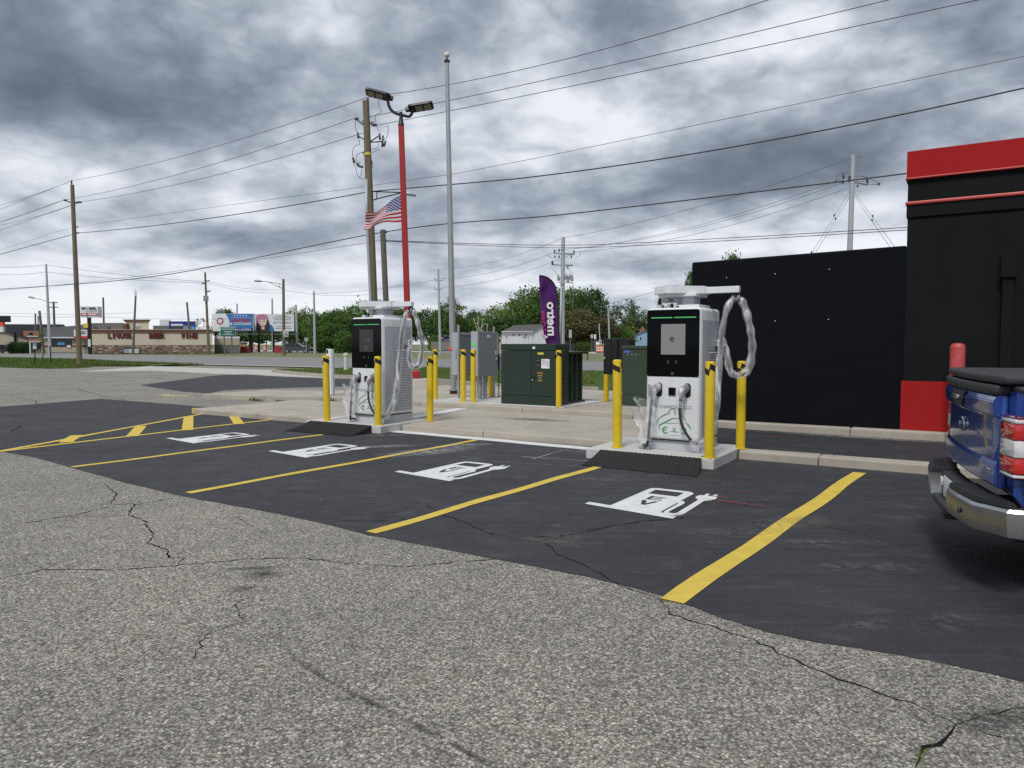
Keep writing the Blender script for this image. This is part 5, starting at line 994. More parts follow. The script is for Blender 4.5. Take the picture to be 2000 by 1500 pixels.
# bed sides with wheel arches: an outline extruded through the panel's thickness
def side_outline():
    P = [(.0, .66), (.0, 1.265), (1.78, 1.285), (1.78, .52), (1.70, .50)]
    for i in range(9): t_ = R(0 + 180 * i / 8); P.append((1.22 + .47 * math.cos(t_), .40 + .47 * math.sin(t_)))
    P += [(.70, .40), (.25, .46), (.10, .54)]; return P
for s in (-1, 1):
    bm = NB(); prism(bm, [(x, s * .80, z) for x, z in side_outline()], (0, s * .19, 0)); bmesh.ops.bevel(bm, geom=[e for e in bm.edges if all(abs(v.co.y) > .98 for v in e.verts)], offset=.045, segments=4, affect='EDGES'); sd_ = tpart('bed_side', bm, 'blue', auto=50)
    tb('rail_cap', .01, 1.78, s * .80 if s > 0 else -.965, .965 if s > 0 else -.80, 1.262, 1.298, 'trimblk', .012, sd_)
# tailgate: top lip, upper band, crease, lower field
tg = tb('tailgate', -.015, .06, -.775, .775, .665, 1.235, 'blue', .014); 
bm = NB(); prism(bm, [(-.014, -.772, 1.09), (-.046, -.772, 1.115), (-.052, -.772, 1.20), (-.028, -.772, 1.236), (.05, -.772, 1.236), (.05, -.772, 1.09)], (0, 1.544, 0)); bmesh.ops.bevel(bm, geom=bm.edges[:], offset=.006, segments=2, affect='EDGES'); tpart('upper_band', bm, 'blue', tg, auto=50)
bm = NB(); prism(bm, [(-.014, -.772, .67), (-.034, -.772, .69), (-.030, -.772, .80), (-.014, -.772, .83)], (0, 1.544, 0)); bmesh.ops.bevel(bm, geom=bm.edges[:], offset=.004, segments=2, affect='EDGES'); tpart('lower_band', bm, 'blue', tg, auto=50)
tb('spoiler_cap', -.05, .06, -.78, .78, 1.238, 1.298, 'trimblk', .016, tg)
bm = NB(); prism(bm, [(-.060, .22, 1.225), (-.060, -.20, 1.225), (-.060, -.12, 1.115), (-.060, .14, 1.115)], (.03, 0, 0)); bmesh.ops.bevel(bm, geom=bm.edges[:], offset=.008, segments=2, affect='EDGES'); hz = tpart('tailgate_handle', bm, 'trimblk', tg); tb('handle_grip', -.082, -.058, -.09, .11, 1.165, 1.195, 'chrome', .008, hz)
bm = NB(); lathe(bm, [(.072, 0), (.072, .010), (.064, .016)], 24); bm.transform(Matrix.Translation((-.014, .02, .985)) @ Matrix.Rotation(R(-90), 4, 'Y') @ Matrix.Diagonal((.72, 1.25, 1, 1))); em = tpart('oval_emblem', bm, 'chrome', tg, auto=40)
bm = NB(); lathe(bm, [(.058, .016), (.058, .019)], 24); bm.transform(Matrix.Translation((-.014, .02, .985)) @ Matrix.Rotation(R(-90), 4, 'Y') @ Matrix.Diagonal((.72, 1.25, 1, 1))); tpart('emblem_field', bm, 'blue', em)
bm = NB(); tube(bm, catmull([(-.036, .065, .975), (-.036, .04, 1.0), (-.036, .015, .975), (-.036, -.01, .998), (-.036, -.035, .985)], 5), .005, 6); tpart('emblem_script', bm, 'chrome', em)
tb('model_badge', -.038, -.030, -.70, -.60, .755, .778, 'chrome', .002, tg)
tb('bed_floor', .06, 1.75, -.80, .80, .60, .66, 'trimblk', .0); tb('bed_front', 1.72, 1.78, -.80, .80, .60, 1.27, 'blue', .005)
bm = NB(); box(bm, -.03, 1.80, -.86, .86, 1.305, 1.362, .022, 3); tc_ = tpart('bed_cover', bm, 'vinyl', auto=50)
for x in (.55, 1.15): tb('cover_fold', x - .006, x + .006, -.85, .85, 1.358, 1.366, 'trimblk', .002, tc_)
bm = NB(); me_ = text_mesh('LOMAX', .03, .0003) if False else None; bm.free()
# tail lamps wrap the rear corners
for s in (-1, 1):
    y0, y1 = sorted((s * .785, s * .998)); tl = tb('tail_light', -.014, .10, y0, y1, .755, 1.13, 'tail_dark', .018)
    for nm, z0, z1, m in (('lens_strip', 1.088, 1.112, 'tail_white'), ('red_lens', .992, 1.084, 'tail_red'), ('reverse_lens', .888, .988, 'tail_white'), ('red_lens', .792, .884, 'tail_red'), ('lens_strip', .768, .788, 'tail_white')):
        tb(nm, -.019, .094, y0 + .014 if s > 0 else y0 - .004, y1 + .004 if s > 0 else y1 - .014, z0, z1, m, .008, tl)
    tb('red_insert', -.044, -.038, y0 + .13 if s < 0 else y0 + .02, y0 + .18 if s < 0 else y0 + .07, .908, .968, 'tail_red', .004, tl) if False else None
# rear bumper: chrome ends wrapping round, black step pads, lower middle with the plate
bp_ = empty('bumper_root'); bpy.data.objects.remove(bp_)
def bumper_end(s):
    prof = [(.30, -.10), (.33, -.175), (.56, -.17), (.80, -.155), (.985, -.035), (1.0, .06)]        # (y, x) plan of the outer face
    bm = NB(); rows = []
    for z, inset in ((.400, .035), (.412, .010), (.50, .0), (.560, .0), (.578, .014)):
        rows.append([bm.verts.new((x + inset, s * (y - inset * .6), z)) for y, x in prof])
    for i in range(len(rows) - 1):
        for j in range(len(prof) - 1): bm.faces.new((rows[i][j], rows[i][j + 1], rows[i + 1][j + 1], rows[i + 1][j]))
    bmesh.ops.recalc_face_normals(bm, faces=bm.faces[:]); bmesh.ops.solidify(bm, geom=bm.faces[:], thickness=.012); ch = tpart('bumper_end', bm, 'chrome', auto=12)
    bm = NB(); prism(bm, [(-.165, s * .335, .575), (-.158, s * .62, .575), (-.142, s * .795, .575), (-.04, s * .955, .575), (.02, s * .985, .575), (.02, s * .30, .575), (-.11, s * .30, .575)], (0, 0, .040)); bmesh.ops.bevel(bm, geom=bm.edges[:], offset=.010, segments=2, affect='EDGES'); sp_ = tpart('step_pad', bm, 'trimblk', ch, auto=50)
    bm = NB()
    for i in range(9): y = .36 + i * .05; box(bm, -.145 + i * .004, -.05, s * y - .006 if s > 0 else -y - .006, s * y + .006 if s > 0 else -y + .006, .614, .619)
    tag(tpart('step_grip', bm, 'vinyl', sp_), kind='stuff')
    bm = NB(); lathe(bm, [(.018, 0), (.018, .008)], 12); bm.transform(Matrix.Translation((-.168, s * .62, .485)) @ Matrix.Rotation(R(-90), 4, 'Y')); tpart('parking_sensor', bm, 'trimblk', ch)
bumper_end(-1); bumper_end(1)
bc_ = tb('bumper_middle', -.10, .02, -.30, .30, .40, .60, 'trimblk', .012); tb('lower_step', -.16, -.02, -.31, .31, .375, .425, 'trimblk', .014, bc_); tb('number_plate', -.107, -.101, -.155, .155, .435, .585, 'plate', .002, bc_); tb('plate_lamp', -.115, -.10, .20, .26, .50, .56, 'plate', .004, bc_)
tb('hitch_receiver', -.20, .10, -.06, .06, .30, .375, 'trimblk', .008); bm = NB(); tube(bm, [(.1, -.55, .34), (2.2, -.50, .42)], .05, 8); tube(bm, [(.1, .55, .34), (2.2, .50, .42)], .05, 8); 
o_ = tpart('frame_rails', bm, 'trimblk'); o_['kind'] = 'stuff'
bm = NB(); tube(bm, [(.15, -.70, .36), (.6, -.68, .38)], .035, 10); tpart('tailpipe', bm, 'chrome')
def wheel(x, y, s):
    bm = NB(); lathe(bm, [(.24, -.12), (.37, -.125), (.395, -.09), (.398, .0), (.395, .09), (.37, .125), (.24, .12)], 28); bm.transform(Matrix.Translation((x, y, .398)) @ Matrix.Rotation(R(90), 4, 'X')); t_ = tpart('wheel', bm, 'tyre', auto=40)
    bm = NB(); lathe(bm, [(.24, .06), (.23, .10), (.06, .09), (.05, .12), (.01, .12)], 20); bm.transform(Matrix.Translation((x, y, .398)) @ Matrix.Rotation(R(90 if s < 0 else -90), 4, 'X')); tpart('rim', bm, 'rim', t_, auto=40)
for x in (1.22, 4.90):
    for s in (-1, 1): wheel(x, s * .83, s)
bm = NB(); prof = [(1.82, .45), (1.82, 1.30), (1.95, 1.92), (2.35, 1.96), (3.35, 1.93), (4.15, 1.33), (5.55, 1.22), (5.72, 1.05), (5.74, .50), (5.40, .45)]
for i in range(9): t_ = R(180 * i / 8); prof.append((4.90 + .47 * math.cos(t_), .40 + .47 * math.sin(t_)))
prism(bm, [(x, -.96, z) for x, z in prof], (0, 1.92, 0))
for v in bm.verts:
    if v.co.z > 1.4: v.co.y *= .86
bmesh.ops.bevel(bm, geom=bm.edges[:], offset=.03, segments=2, affect='EDGES'); tpart('cab', bm, 'blue', auto=40)
tb('rear_window', 1.86, 1.92, -.62, .62, 1.42, 1.80, 'autoglass', .01)
for s in (-1, 1):
    for x0, x1, z1 in ((2.05, 2.75, 1.84), (2.85, 3.75, 1.84)):
        bm = NB(); prism(bm, [(x0, s * .955, 1.34), (x1 if x1 < 3 else 3.95, s * .955, 1.34), (x1 if x1 < 3 else 3.42, s * .845, z1), (x0, s * .845, z1)], (0, s * .012, 0)); tpart('side_window', bm, 'autoglass')
    tb('door_handle', 2.15, 2.32, s * .965 - .012, s * .965 + .012, 1.10, 1.13, 'chrome', .005)

def bowed(o):                                     # the truck's tail is gently convex across its width
    bm = NB(); bm.from_mesh(o.data)
    for i in range(-8, 9): bmesh.ops.bisect_plane(bm, geom=bm.verts[:] + bm.edges[:] + bm.faces[:], plane_co=(0, i * .11, 0), plane_no=(0, 1, 0))
    for v in bm.verts:
        if v.co.x < .13: v.co.x -= .07 * max(0, 1 - (v.co.y / 1.0) ** 2) * min(1, (.13 - v.co.x) / .06)
    bm.to_mesh(o.data); bm.free()
    for p in o.data.polygons: p.use_smooth = True
    o.data.set_sharp_from_angle(angle=R(25))
for o_ in [c for c in TR.children_recursive if c.type == 'MESH' and c.name.split('.')[0] in ('tailgate', 'upper_band', 'lower_band', 'spoiler_cap', 'tailgate_handle', 'handle_grip', 'oval_emblem', 'emblem_field', 'emblem_script', 'model_badge', 'bed_cover', 'bumper_end', 'step_pad', 'step_grip', 'parking_sensor', 'bumper_middle', 'lower_step', 'number_plate', 'plate_lamp', 'tail_light', 'lens_strip', 'red_lens', 'reverse_lens')]: bowed(o_)
# ================================================================ ACROSS THE STREET
MT.update(cream=mat('cream_stucco', (.50, .455, .365), .9, var=.05, vs_=.4), brown_trim=mat('brown_trim', (.13, .052, .038), .7, var=.1), letter_red=mat('sign_letter_red', (.15, .006, .012), .5, var=.1), letter_dark=mat('sign_letter_edge', (.02, .006, .008), .5, var=.1), shingle=mat('grey_shingle', (.135, .13, .135), .9, var=.18, vs_=6, stretch=(1, 1, 3)), shingle_d=mat('dark_shingle', (.03, .032, .048), .85, var=.2, vs_=3), brickw=mat('red_brick', (.26, .13, .085), .9, var=.2, vs_=6), tan=mat('tan_siding', (.37, .33, .25), .9, var=.06, vs_=1, stretch=(.2, .2, 6)), window=mat('dark_window', (.014, .016, .02), .12, var=.1, spec=.6), sign_blue=mat('sign_blue', (.02, .14, .42), .6, var=.05), sign_blue_d=mat('sign_blue_dark', (.016, .03, .22), .6, var=.05), sign_white=mat('sign_white', (.62, .65, .68), .6, var=.03), sign_cyan=mat('sign_cyan', (.08, .30, .60), .6, var=.1), sign_red=mat('sign_red', (.50, .02, .03), .6, var=.05), sign_green=mat('road_sign_green', (.0, .11, .075), .5, var=.05), skin=mat('poster_skin', (.62, .47, .42), .7, var=.05), hair_pink=mat('poster_pink', (.46, .17, .30), .7, var=.2, vs_=8, stretch=(6, 6, .6)), hair_dark=mat('poster_dark', (.035, .022, .028), .7, var=.3), siding_w=mat('white_siding', (.52, .54, .58), .85, var=.04), siding_b=mat('blue_siding', (.22, .36, .50), .85, var=.05), siding_n=mat('navy_siding', (.03, .05, .13), .85, var=.05), siding_t=mat('cream_siding', (.45, .42, .32), .85, var=.05), orange=mat('barrel_orange', (.62, .10, .03), .5, var=.05), barrier=mat('red_barrier', (.30, .03, .035), .6, var=.12), car_blk=mat('black_car_paint', (.008, .009, .013), .2, .2, var=.05, coat=1.0), asph_far=mat('far_asphalt', (.22, .215, .21), .95, var=.08, vs_=.3), fence_w=mat('fence_grey', (.18, .16, .14), .9, var=.2, vs_=2, stretch=(8, 1, .3)), olive=mat('olive_box', (.12, .13, .13), .8, var=.1), bark=mat('tree_bark', (.085, .068, .052), .95, var=.3, vs_=5, stretch=(4, 4, .5)), bark_pale=mat('pale_bark', (.42, .38, .32), .9, var=.2))
def stone_mat():
    m = mat('stone_veneer', (.25, .17, .13), .95); t = T(m); v = t.map((1.4, 1.4, 4.5)); vo = t.n('ShaderNodeTexVoronoi'); vo.inputs['Scale'].default_value = 1.3; t.l(v, vo.inputs['Vector']); s = t.n('ShaderNodeSeparateColor'); t.l(vo.outputs['Color'], s.inputs[0])
    c = t.ramp(s.outputs[0], [(0, (.11, .07, .055)), (.4, (.21, .145, .11)), (.75, (.30, .23, .18)), (1, (.44, .38, .32))]); t.l(t.mix(1.0, c, t.ramp(vo.outputs['Distance'], [(.35, 1.0), (.8, .45)]), 'MULTIPLY'), t.p.inputs['Base Color']); return m
MT['stone'] = stone_mat()
def root_at(name, px, Y, label, cat, group=None, zb=0.0): p = at(px, 600, Y); return empty(name, (p.x, Y, zb), 0, label, cat, group)
def plan_skew(bm, r, dy, dep, x0, x1):       # these plots lie askew to the street: their side walls run back at an angle
    if dep < 2: return
    k_ = ((x1 if x1 < 1000 else x0) - 1000) / F_PX
    for v in bm.verts: v.co.x += (v.co.y - dy) * k_ * 1.02
def fb(r, name, x0, x1, y0, y1, m, dep=.3, dy=0.0, parent=None, bev=0.0, tozero=False):
    Y = r.location.y + dy; a_, b_ = at(x0, y1, Y), at(x1, y0, Y); o_ = Vector(r.location); z0 = 0 - o_.z if tozero else a_.z - o_.z
    bm = NB(); box(bm, a_.x - o_.x, b_.x - o_.x, dy, dy + dep, z0, b_.z - o_.z, bev); plan_skew(bm, r, dy, dep, x0, x1); return obj(name, bm, MT[m], parent or r)
def fpoly(r, name, pts, m, dep=.3, dy=0.0, parent=None):
    o_ = Vector(r.location); bm = NB(); prism(bm, [at(x, y, r.location.y + dy) - o_ for x, y in pts], (0, dep, 0)); plan_skew(bm, r, dy, dep, min(p[0] for p in pts), max(p[0] for p in pts)); return obj(name, bm, MT[m], parent or r)
def ftext(r, s, px, py, wpx, hpx, m, dy=-.05, depth=.01, bold=0.0, parent=None, name='lettering'):
    Y = r.location.y + dy; me = text_mesh(s, 1.0, 0, bold=bold); xs = [v.co.x for v in me.vertices]; ys = [v.co.y for v in me.vertices]; W = wpx * Y / F_PX; H_ = hpx * Y / F_PX
    me.transform(Matrix.Diagonal((W / (max(xs) - min(xs)), H_ / (max(ys) - min(ys)), 1, 1)) @ Matrix.Translation((-(max(xs) + min(xs)) / 2, -(max(ys) + min(ys)) / 2, 0)))
    return print_on(name, me, MT[m], parent or r, at(px, py, Y) - Vector(r.location))
# ---- liquor store
ls = root_at('liquor_store', 293, 118, 'cream liquor store with brown stone base and dark red wall lettering', 'store')
fb(ls, 'wall', 172, 414.5, 649, 674, 'cream', 16); fb(ls, 'stone_base', 171.7, 414.8, 673.8, 691, 'stone', 16.1, -.06, tozero=True); rt = fb(ls, 'cornice', 170.5, 415.5, 644, 649, 'brown_trim', 16.4, -.2); fb(ls, 'cornice_cap', 170, 416, 643, 644.1, 'cream', 16.5, -.28, rt)
tw = fpoly(ls, 'roof_tower', [(246, 646), (246, 628), (291, 628), (291, 646)], 'cream', 5, 3); fpoly(ls, 'tower_cornice', [(243.5, 628), (239.5, 624), (294.5, 624), (290.5, 628)], 'brown_trim', 5.4, 2.8, tw)
bm = NB(); bmesh.ops.create_uvsphere(bm, u_segments=14, v_segments=8, radius=.42, matrix=Matrix.Translation(at(269, 638.5, 120) - Vector(ls.location)) @ Matrix.Diagonal((1, .35, 1, 1))); obj('satellite_dish', bm, MT['steel'], ls, smooth=True); fb(ls, 'roof_vent', 240, 246, 632, 645, 'brown_trim', 1, 2)
for wd, x0, x1 in (('LIQUOR', 210.5, 258), ('BEER', 291, 322), ('WINE', 353.5, 386)):
    n = len(wd); step = (x1 - x0) / n
    for i, ch in enumerate(wd):
        cx_ = x0 + step * (i + .5); o2 = ftext(ls, ch, cx_, 656, step * 1.02 if ch != 'I' else step * .55, 10.6, 'letter_dark', -.12, bold=.06, name='wall_letter'); ftext(ls, ch, cx_, 656, step * .78 if ch != 'I' else step * .34, 8.6, 'letter_red', -.18, bold=.03, name='letter_face')
bn2 = root_at('wall_banner', 256, 116.5, 'white banner standing at the foot of the liquor store wall', 'banner'); fb(bn2, 'banner_sheet', 241.5, 271, 682, 689, 'sign_white', .06); fb(bn2, 'banner_sill', 241, 271.5, 689.2, 690.6, 'olive', .1)
for x in (250, 260, 267): fb(bn2, 'banner_print', x - 3, x + 2, 684.5, 686, 'sign_cyan', .02, -.03)
for x in (241.3, 271.2): fb(bn2, 'stake', x - .3, x + .3, 681, 691, 'metal_dark', .05)
# ---- shop left of it with a long grey roof
sh = root_at('grey_roof_shop', 130, 128, 'low shop with wide grey shingle roof and dark display window', 'shop')
fpoly(sh, 'roof', [(84, 659), (84, 640), (150, 636), (175, 631), (243, 630.5), (243, 650), (150, 659)], 'shingle', 10, -.4); fb(sh, 'wall', 86, 172, 659, 690, 'tan', 9, tozero=True); fb(sh, 'fascia', 85, 152, 658.3, 660.4, 'sign_white', .3, -.7); w_ = fb(sh, 'display_window', 100, 139.5, 661.5, 676, 'window', .1, -.08); fb(sh, 'window_sign', 112, 126, 668, 673.5, 'sign_cyan', .03, -.12, w_); fb(sh, 'window_sign', 131, 138, 674, 679, 'sign_white', .04, -.14, w_); fb(sh, 'wall_band', 86.5, 171, 674.5, 677.5, 'brown_trim', .05, -.05); fb(sh, 'dark_plinth', 100, 148, 688, 690, 'olive', .2, -.15); fb(sh, 'roof_vent', 163, 167, 637, 638.6, 'ink', .3, -.8); fb(sh, 'roof_vent', 182, 188, 639.6, 641, 'ink', .3, -.8); fb(sh, 'roof_vent', 207, 213, 639.6, 641, 'ink', .3, -.8)
sg = root_at('shop_sign', 157, 127, 'white and red box sign fixed over the shop front', 'sign'); fb(sg, 'sign_box', 144.5, 170, 644, 661, 'sign_white', .5, -.6); fb(sg, 'red_strip', 144.3, 170.2, 656.5, 661.2, 'sign_red', .1, -.68)
for y in (647, 650.5): fb(sg, 'print_line', 148, 167, y, y + 1.8, 'ink', .03, -.64)
py_ = root_at('pylon_sign', 174, 112, 'white pylon sign with red strip on a black pole at the store', 'sign'); fb(py_, 'pole', 172.2, 175.6, 620, 692, 'metal_dark', .35, tozero=True); bx_ = fb(py_, 'sign_box', 157.5, 191.5, 598.6, 620, 'sign_white', 1.0, -.35); fb(py_, 'red_strip', 157.6, 191.2, 611.8, 616.8, 'sign_red', .05, -.40, bx_); fb(py_, 'divider', 169, 169.6, 598.8, 619.5, 'steel', .05, -.41, bx_)
for x0, x1, y0, y1, m in [(173, 186, 600.5, 603.5, 'ink'), (159, 166, 600.5, 603.5, 'ink'), (172, 189, 613, 615.6, 'sign_white'), (160, 168, 613, 615.6, 'sign_white')]: fb(py_, 'print', x0, x1, y0, y1, m, .03, -.44, bx_)
ftext(py_, 'LIQUOR', 180.5, 607.6, 17, 6, 'steel_d', -.42, parent=bx_); fb(py_, 'yellow_sign', 163, 171.5, 631.5, 640, 'label_y', .15, -.1); fb(py_, 'notice', 172, 176.5, 662.5, 677, 'sign_white', .05, -.1)
# ---- far left
tn = root_at('tan_gable_building', 20, 125, 'tan building with a low sloping gable roof at the left edge', 'building'); fpoly(tn, 'gable_wall', [(-60, 690), (-60, 640), (8, 647), (56, 661), (56, 690)], 'tan', 12); fpoly(tn, 'roof', [(-62, 638), (6, 643.5), (10, 645), (58, 660), (57.5, 661.8), (8, 648), (-62, 641)], 'shingle_d', 13, -.4); fb(tn, 'post', 27, 29, 649, 672, 'metal_dark', .3, -.5)
dk = root_at('dark_roof_building', 60, 165, 'long building under a dark blue black roof behind the shops', 'building'); fpoly(dk, 'roof', [(4, 652), (8, 633), (124, 633.5), (136, 645), (136, 652)], 'shingle_d', 20); fb(dk, 'wall', 6, 134, 651, 686, 'brickw', 18, .5, tozero=True)
for x in (14, 64, 110): fb(dk, 'window', x, x + 8, 656, 661, 'window', .1, .4)
bk = root_at('brick_building', 60, 145, 'small red brick building with pale ledge beside the leaning pole', 'building'); fb(bk, 'wall', 47, 76, 646, 688, 'brickw', 8, tozero=True); fb(bk, 'ledge', 53, 75, 656.6, 658, 'sign_white', .2, -.2); fb(bk, 'window', 56, 63, 650, 655, 'window', .1, -.08); fb(bk, 'sill', 55.5, 63.5, 655, 655.8, 'cream', .2, -.15)
fs = root_at('fuel_sign', 3, 115, 'dark topped roadside sign with orange and white panels at the left edge', 'sign'); fb(fs, 'top_panel', -30, 16, 617, 629, 'metal_dark', .6); fb(fs, 'orange_panel', -30, 5.5, 628.5, 638, 'orange', .5); fb(fs, 'white_panel', -30, 5.5, 638, 648.5, 'sign_white', .5); fb(fs, 'post', -20, -16, 648, 690, 'metal_dark', .4, tozero=True)
bs = root_at('bus_shelter', 70, 112, 'white framed glass bus shelter beside the leaning wooden pole', 'bus shelter'); fb(bs, 'roof', 57.5, 83, 665.8, 668, 'steel_l', 1.6, -.3)
for x in (58.5, 82): fb(bs, 'post', x - .5, x + .5, 667, 692, 'sign_white', .1, tozero=True); fb(bs, 'post', x - .5, x + .5, 667, 691, 'sign_white', .1, 1.2, tozero=True)
fb(bs, 'back_pane', 60, 81, 669, 688, 'window', .04, 1.2); fb(bs, 'poster', 64.5, 70.5, 669, 682, 'sign_white', .06, .2); fb(bs, 'bench', 68, 80, 684, 688, 'brickw', .5, .5)
fence = root_at('roof_billboard', 372, 150, 'dark wide panel building with pale sign strip behind the store roof', 'building'); fb(fence, 'wall', 331, 382, 627.5, 680, 'sign_blue_d', 6, tozero=True); fb(fence, 'pale_sign', 334, 357, 632.5, 636.5, 'sign_white', .1, -.1); fb(fence, 'doorway', 336, 353, 637.5, 645, 'ink', .1, -.08); fb(fence, 'grey_panel', 358, 373, 636, 645, 'steel_d', .1, -.1); fb(fence, 'white_panel', 312, 331, 624.5, 640, 'sign_white', .5, 1); fb(fence, 'blue_panel', 374, 380, 637, 643, 'sign_cyan', .1, -.1); fb(fence, 'low_wing', 300, 331, 636, 680, 'olive', 4, .3, tozero=True)
# ---- hedge, billboards, small block
bbA = root_at('billboard', 454, 135, 'blue and white heating and cooling billboard with round gear logo', 'billboard', 'billboards'); pn = fb(bbA, 'panel', 414.5, 493.8, 612.5, 646.8, 'sign_white', .5); fpoly(bbA, 'blue_field', [(441, 613), (493.5, 613), (493.5, 646.5), (447, 646.5), (448.5, 632), (447, 623)], 'sign_blue', .03, -.04, pn); fb(bbA, 'dark_band', 459, 493.6, 640.5, 646.6, 'sign_blue_d', .03, -.08, pn); fb(bbA, 'thin_rule', 449, 491, 620.3, 620.8, 'sign_white', .02, -.07, pn); fb(bbA, 'thin_rule', 456, 487, 638.6, 639.4, 'sign_cyan', .02, -.07, pn)
ftext(bbA, 'HEATING', 470, 625.6, 34, 5.4, 'sign_red', -.09, bold=.03, parent=pn); ftext(bbA, '& COOLING', 470, 632.3, 41, 5.6, 'sign_white', -.09, bold=.03, parent=pn); ftext(bbA, '34-CARTERS', 474.5, 643.6, 31, 3.6, 'sign_white', -.12, bold=.02, parent=pn)
for i in range(5): 
    st_ = []; 
    for k_ in range(10): t_ = R(90 + 36 * k_); q = 1.9 if k_ % 2 == 0 else .8; st_.append((458 + i * 5.8 + q * math.cos(t_), 616.5 - q * math.sin(t_)))
    fpoly(bbA, 'star', st_, 'label_w', .02, -.09, pn)
gear = []
for k_ in range(32): t_ = R(11.25 * k_); q = 7.2 if k_ % 4 < 2 else 6.0; gear.append((429.7 + q * math.cos(t_), 627 + q * math.sin(t_)))
fpoly(bbA, 'gear_logo', gear, 'sign_red', .02, -.05, pn); fpoly(bbA, 'gear_ring', [(429.7 + 5.6 * math.cos(R(t_)), 626.6 + 5.6 * math.sin(R(t_))) for t_ in range(150, 331, 20)], 'sign_blue_d', .02, -.08, pn); fpoly(bbA, 'gear_hole', [(429.7 + 4.2 * math.cos(R(t_)), 627 + 4.2 * math.sin(R(t_))) for t_ in range(0, 360, 24)], 'sign_white', .02, -.11, pn)
for x in (421, 487.5, 491): fb(bbA, 'post', x - 1.2, x + 1.2, 646, 689, 'metal_dark', .4, .6, tozero=True)
fb(bbA, 'catwalk', 440, 505, 651.5, 653, 'olive', .8, -.3)
bbB = root_at('billboard', 535, 137, 'pale grey billboard showing a pink haired portrait and dark text', 'billboard', 'billboards'); pn = fb(bbB, 'panel', 497.5, 573.5, 613.3, 647, 'sign_white', .5); fb(bbB, 'dark_edge', 496.5, 498.8, 613, 648, 'ink', .6, .05)
fpoly(bbB, 'shoulder', [(511, 646.8), (513, 643), (524, 634), (531, 635), (535, 642), (535.5, 646.8)], 'sign_blue', .02, -.03, pn); fpoly(bbB, 'long_hair', [(500, 646.8), (500.5, 632), (502, 622), (508, 617), (518, 617), (523, 622), (526.5, 632), (527, 641), (524, 646.8)], 'hair_dark', .02, -.06, pn); fpoly(bbB, 'face', [(504, 624), (506, 619.5), (519, 619.5), (521.5, 625), (520, 632), (516, 637.5), (512.5, 639), (508, 635), (504.5, 630)], 'skin', .02, -.09, pn); fpoly(bbB, 'neck', [(510, 638), (516, 636.5), (517, 643), (511, 644)], 'skin', .02, -.09, pn); fpoly(bbB, 'fringe', [(499.5, 629), (499.5, 619), (503, 614.5), (510, 613.4), (519, 613.6), (522.5, 618), (523, 624.5), (519.5, 623), (514, 624), (508, 623.5), (504, 626), (502.5, 630)], 'hair_pink', .02, -.12, pn); fb(bbB, 'mouth', 510.5, 513.5, 633.2, 634, 'hair_pink', .02, -.12, pn)
for x in (507, 515.5): fb(bbB, 'eye', x - 1.3, x + 1.3, 626.6, 628, 'hair_dark', .02, -.12, pn)
ftext(bbB, "BUT IT'S WORTH IT", 551.5, 630, 35, 3.4, 'steel_d', -.05, bold=.02, parent=pn)
for y, x0, x1 in ((616.5, 539, 565), (620, 533, 571), (623.5, 536, 568), (637, 539, 566), (640.5, 536, 569)): fb(bbB, 'text_line', x0, x1, y, y + 1.0, 'steel', .02, -.04, pn)
for x in (505, 534, 566): fb(bbB, 'post', x - 1.2, x + 1.2, 646, 689, 'metal_dark', .4, .6, tozero=True)
fb(bbB, 'catwalk', 505, 579, 651.5, 653, 'olive', .8, -.3)
sb = root_at('small_block', 443, 124, 'small grey flat roofed block beside the liquor store', 'building'); fb(sb, 'wall', 419, 468, 660, 690, 'olive', 6, tozero=True); fb(sb, 'upper_wall', 419.5, 467.5, 661, 674, 'tan', .05, -.06); fb(sb, 'roof_edge', 418.5, 468.5, 657.5, 661, 'sign_white', 6.2, -.1)
gs = root_at('road_sign', 445, 100, 'green direction sign with white lettering on two posts', 'road sign'); fb(gs, 'sign_edge', 430.5, 459.5, 638, 657.3, 'sign_white', .05); pn = fb(gs, 'sign_face', 431, 459, 638.5, 656.8, 'sign_green', .05, -.03)
for y, x0, x1 in ((640, 432.5, 457.5), (642.8, 432.5, 458), (647, 436.5, 453), (650, 439, 451.5), (653, 434, 456)): fb(gs, 'text_line', x0, x1, y, y + .9, 'sign_white', .02, -.05, pn)
for x in (438, 452.5): fb(gs, 'post', x - .7, x + .7, 657, 694, 'wood_g', .1, .06, tozero=True)
sl = root_at('speed_limit_sign', 559, 98, 'white speed limit 35 sign on the street lamp pole', 'road sign'); pn = fb(sl, 'sign_face', 554, 563, 645, 657.5, 'sign_white', .05, -.2); ftext(sl, '35', 558.6, 653.2, 7, 6, 'ink', -.24, bold=.02, parent=pn); fb(sl, 'text_line', 556, 561.5, 647, 648.2, 'ink', .02, -.23, pn); fb(sl, 'bracket', 553.6, 556, 650, 651, 'steel', .3, -.15)
for i, (x0, x1) in enumerate(((469, 484), (535.5, 552))):
    rb = root_at('red_barrier', (x0 + x1) / 2, 128, 'dark red low enclosure ' + ('beside the small grey block' if i == 0 else 'next to the parked dark car'), 'barrier', 'red enclosures'); fb(rb, 'wall', x0, x1, 677.5, 690, 'barrier', 1.2, tozero=True); fb(rb, 'cap', x0 - .3, x1 + .3, 676.8, 677.7, 'brown_trim', 1.3, -.05)
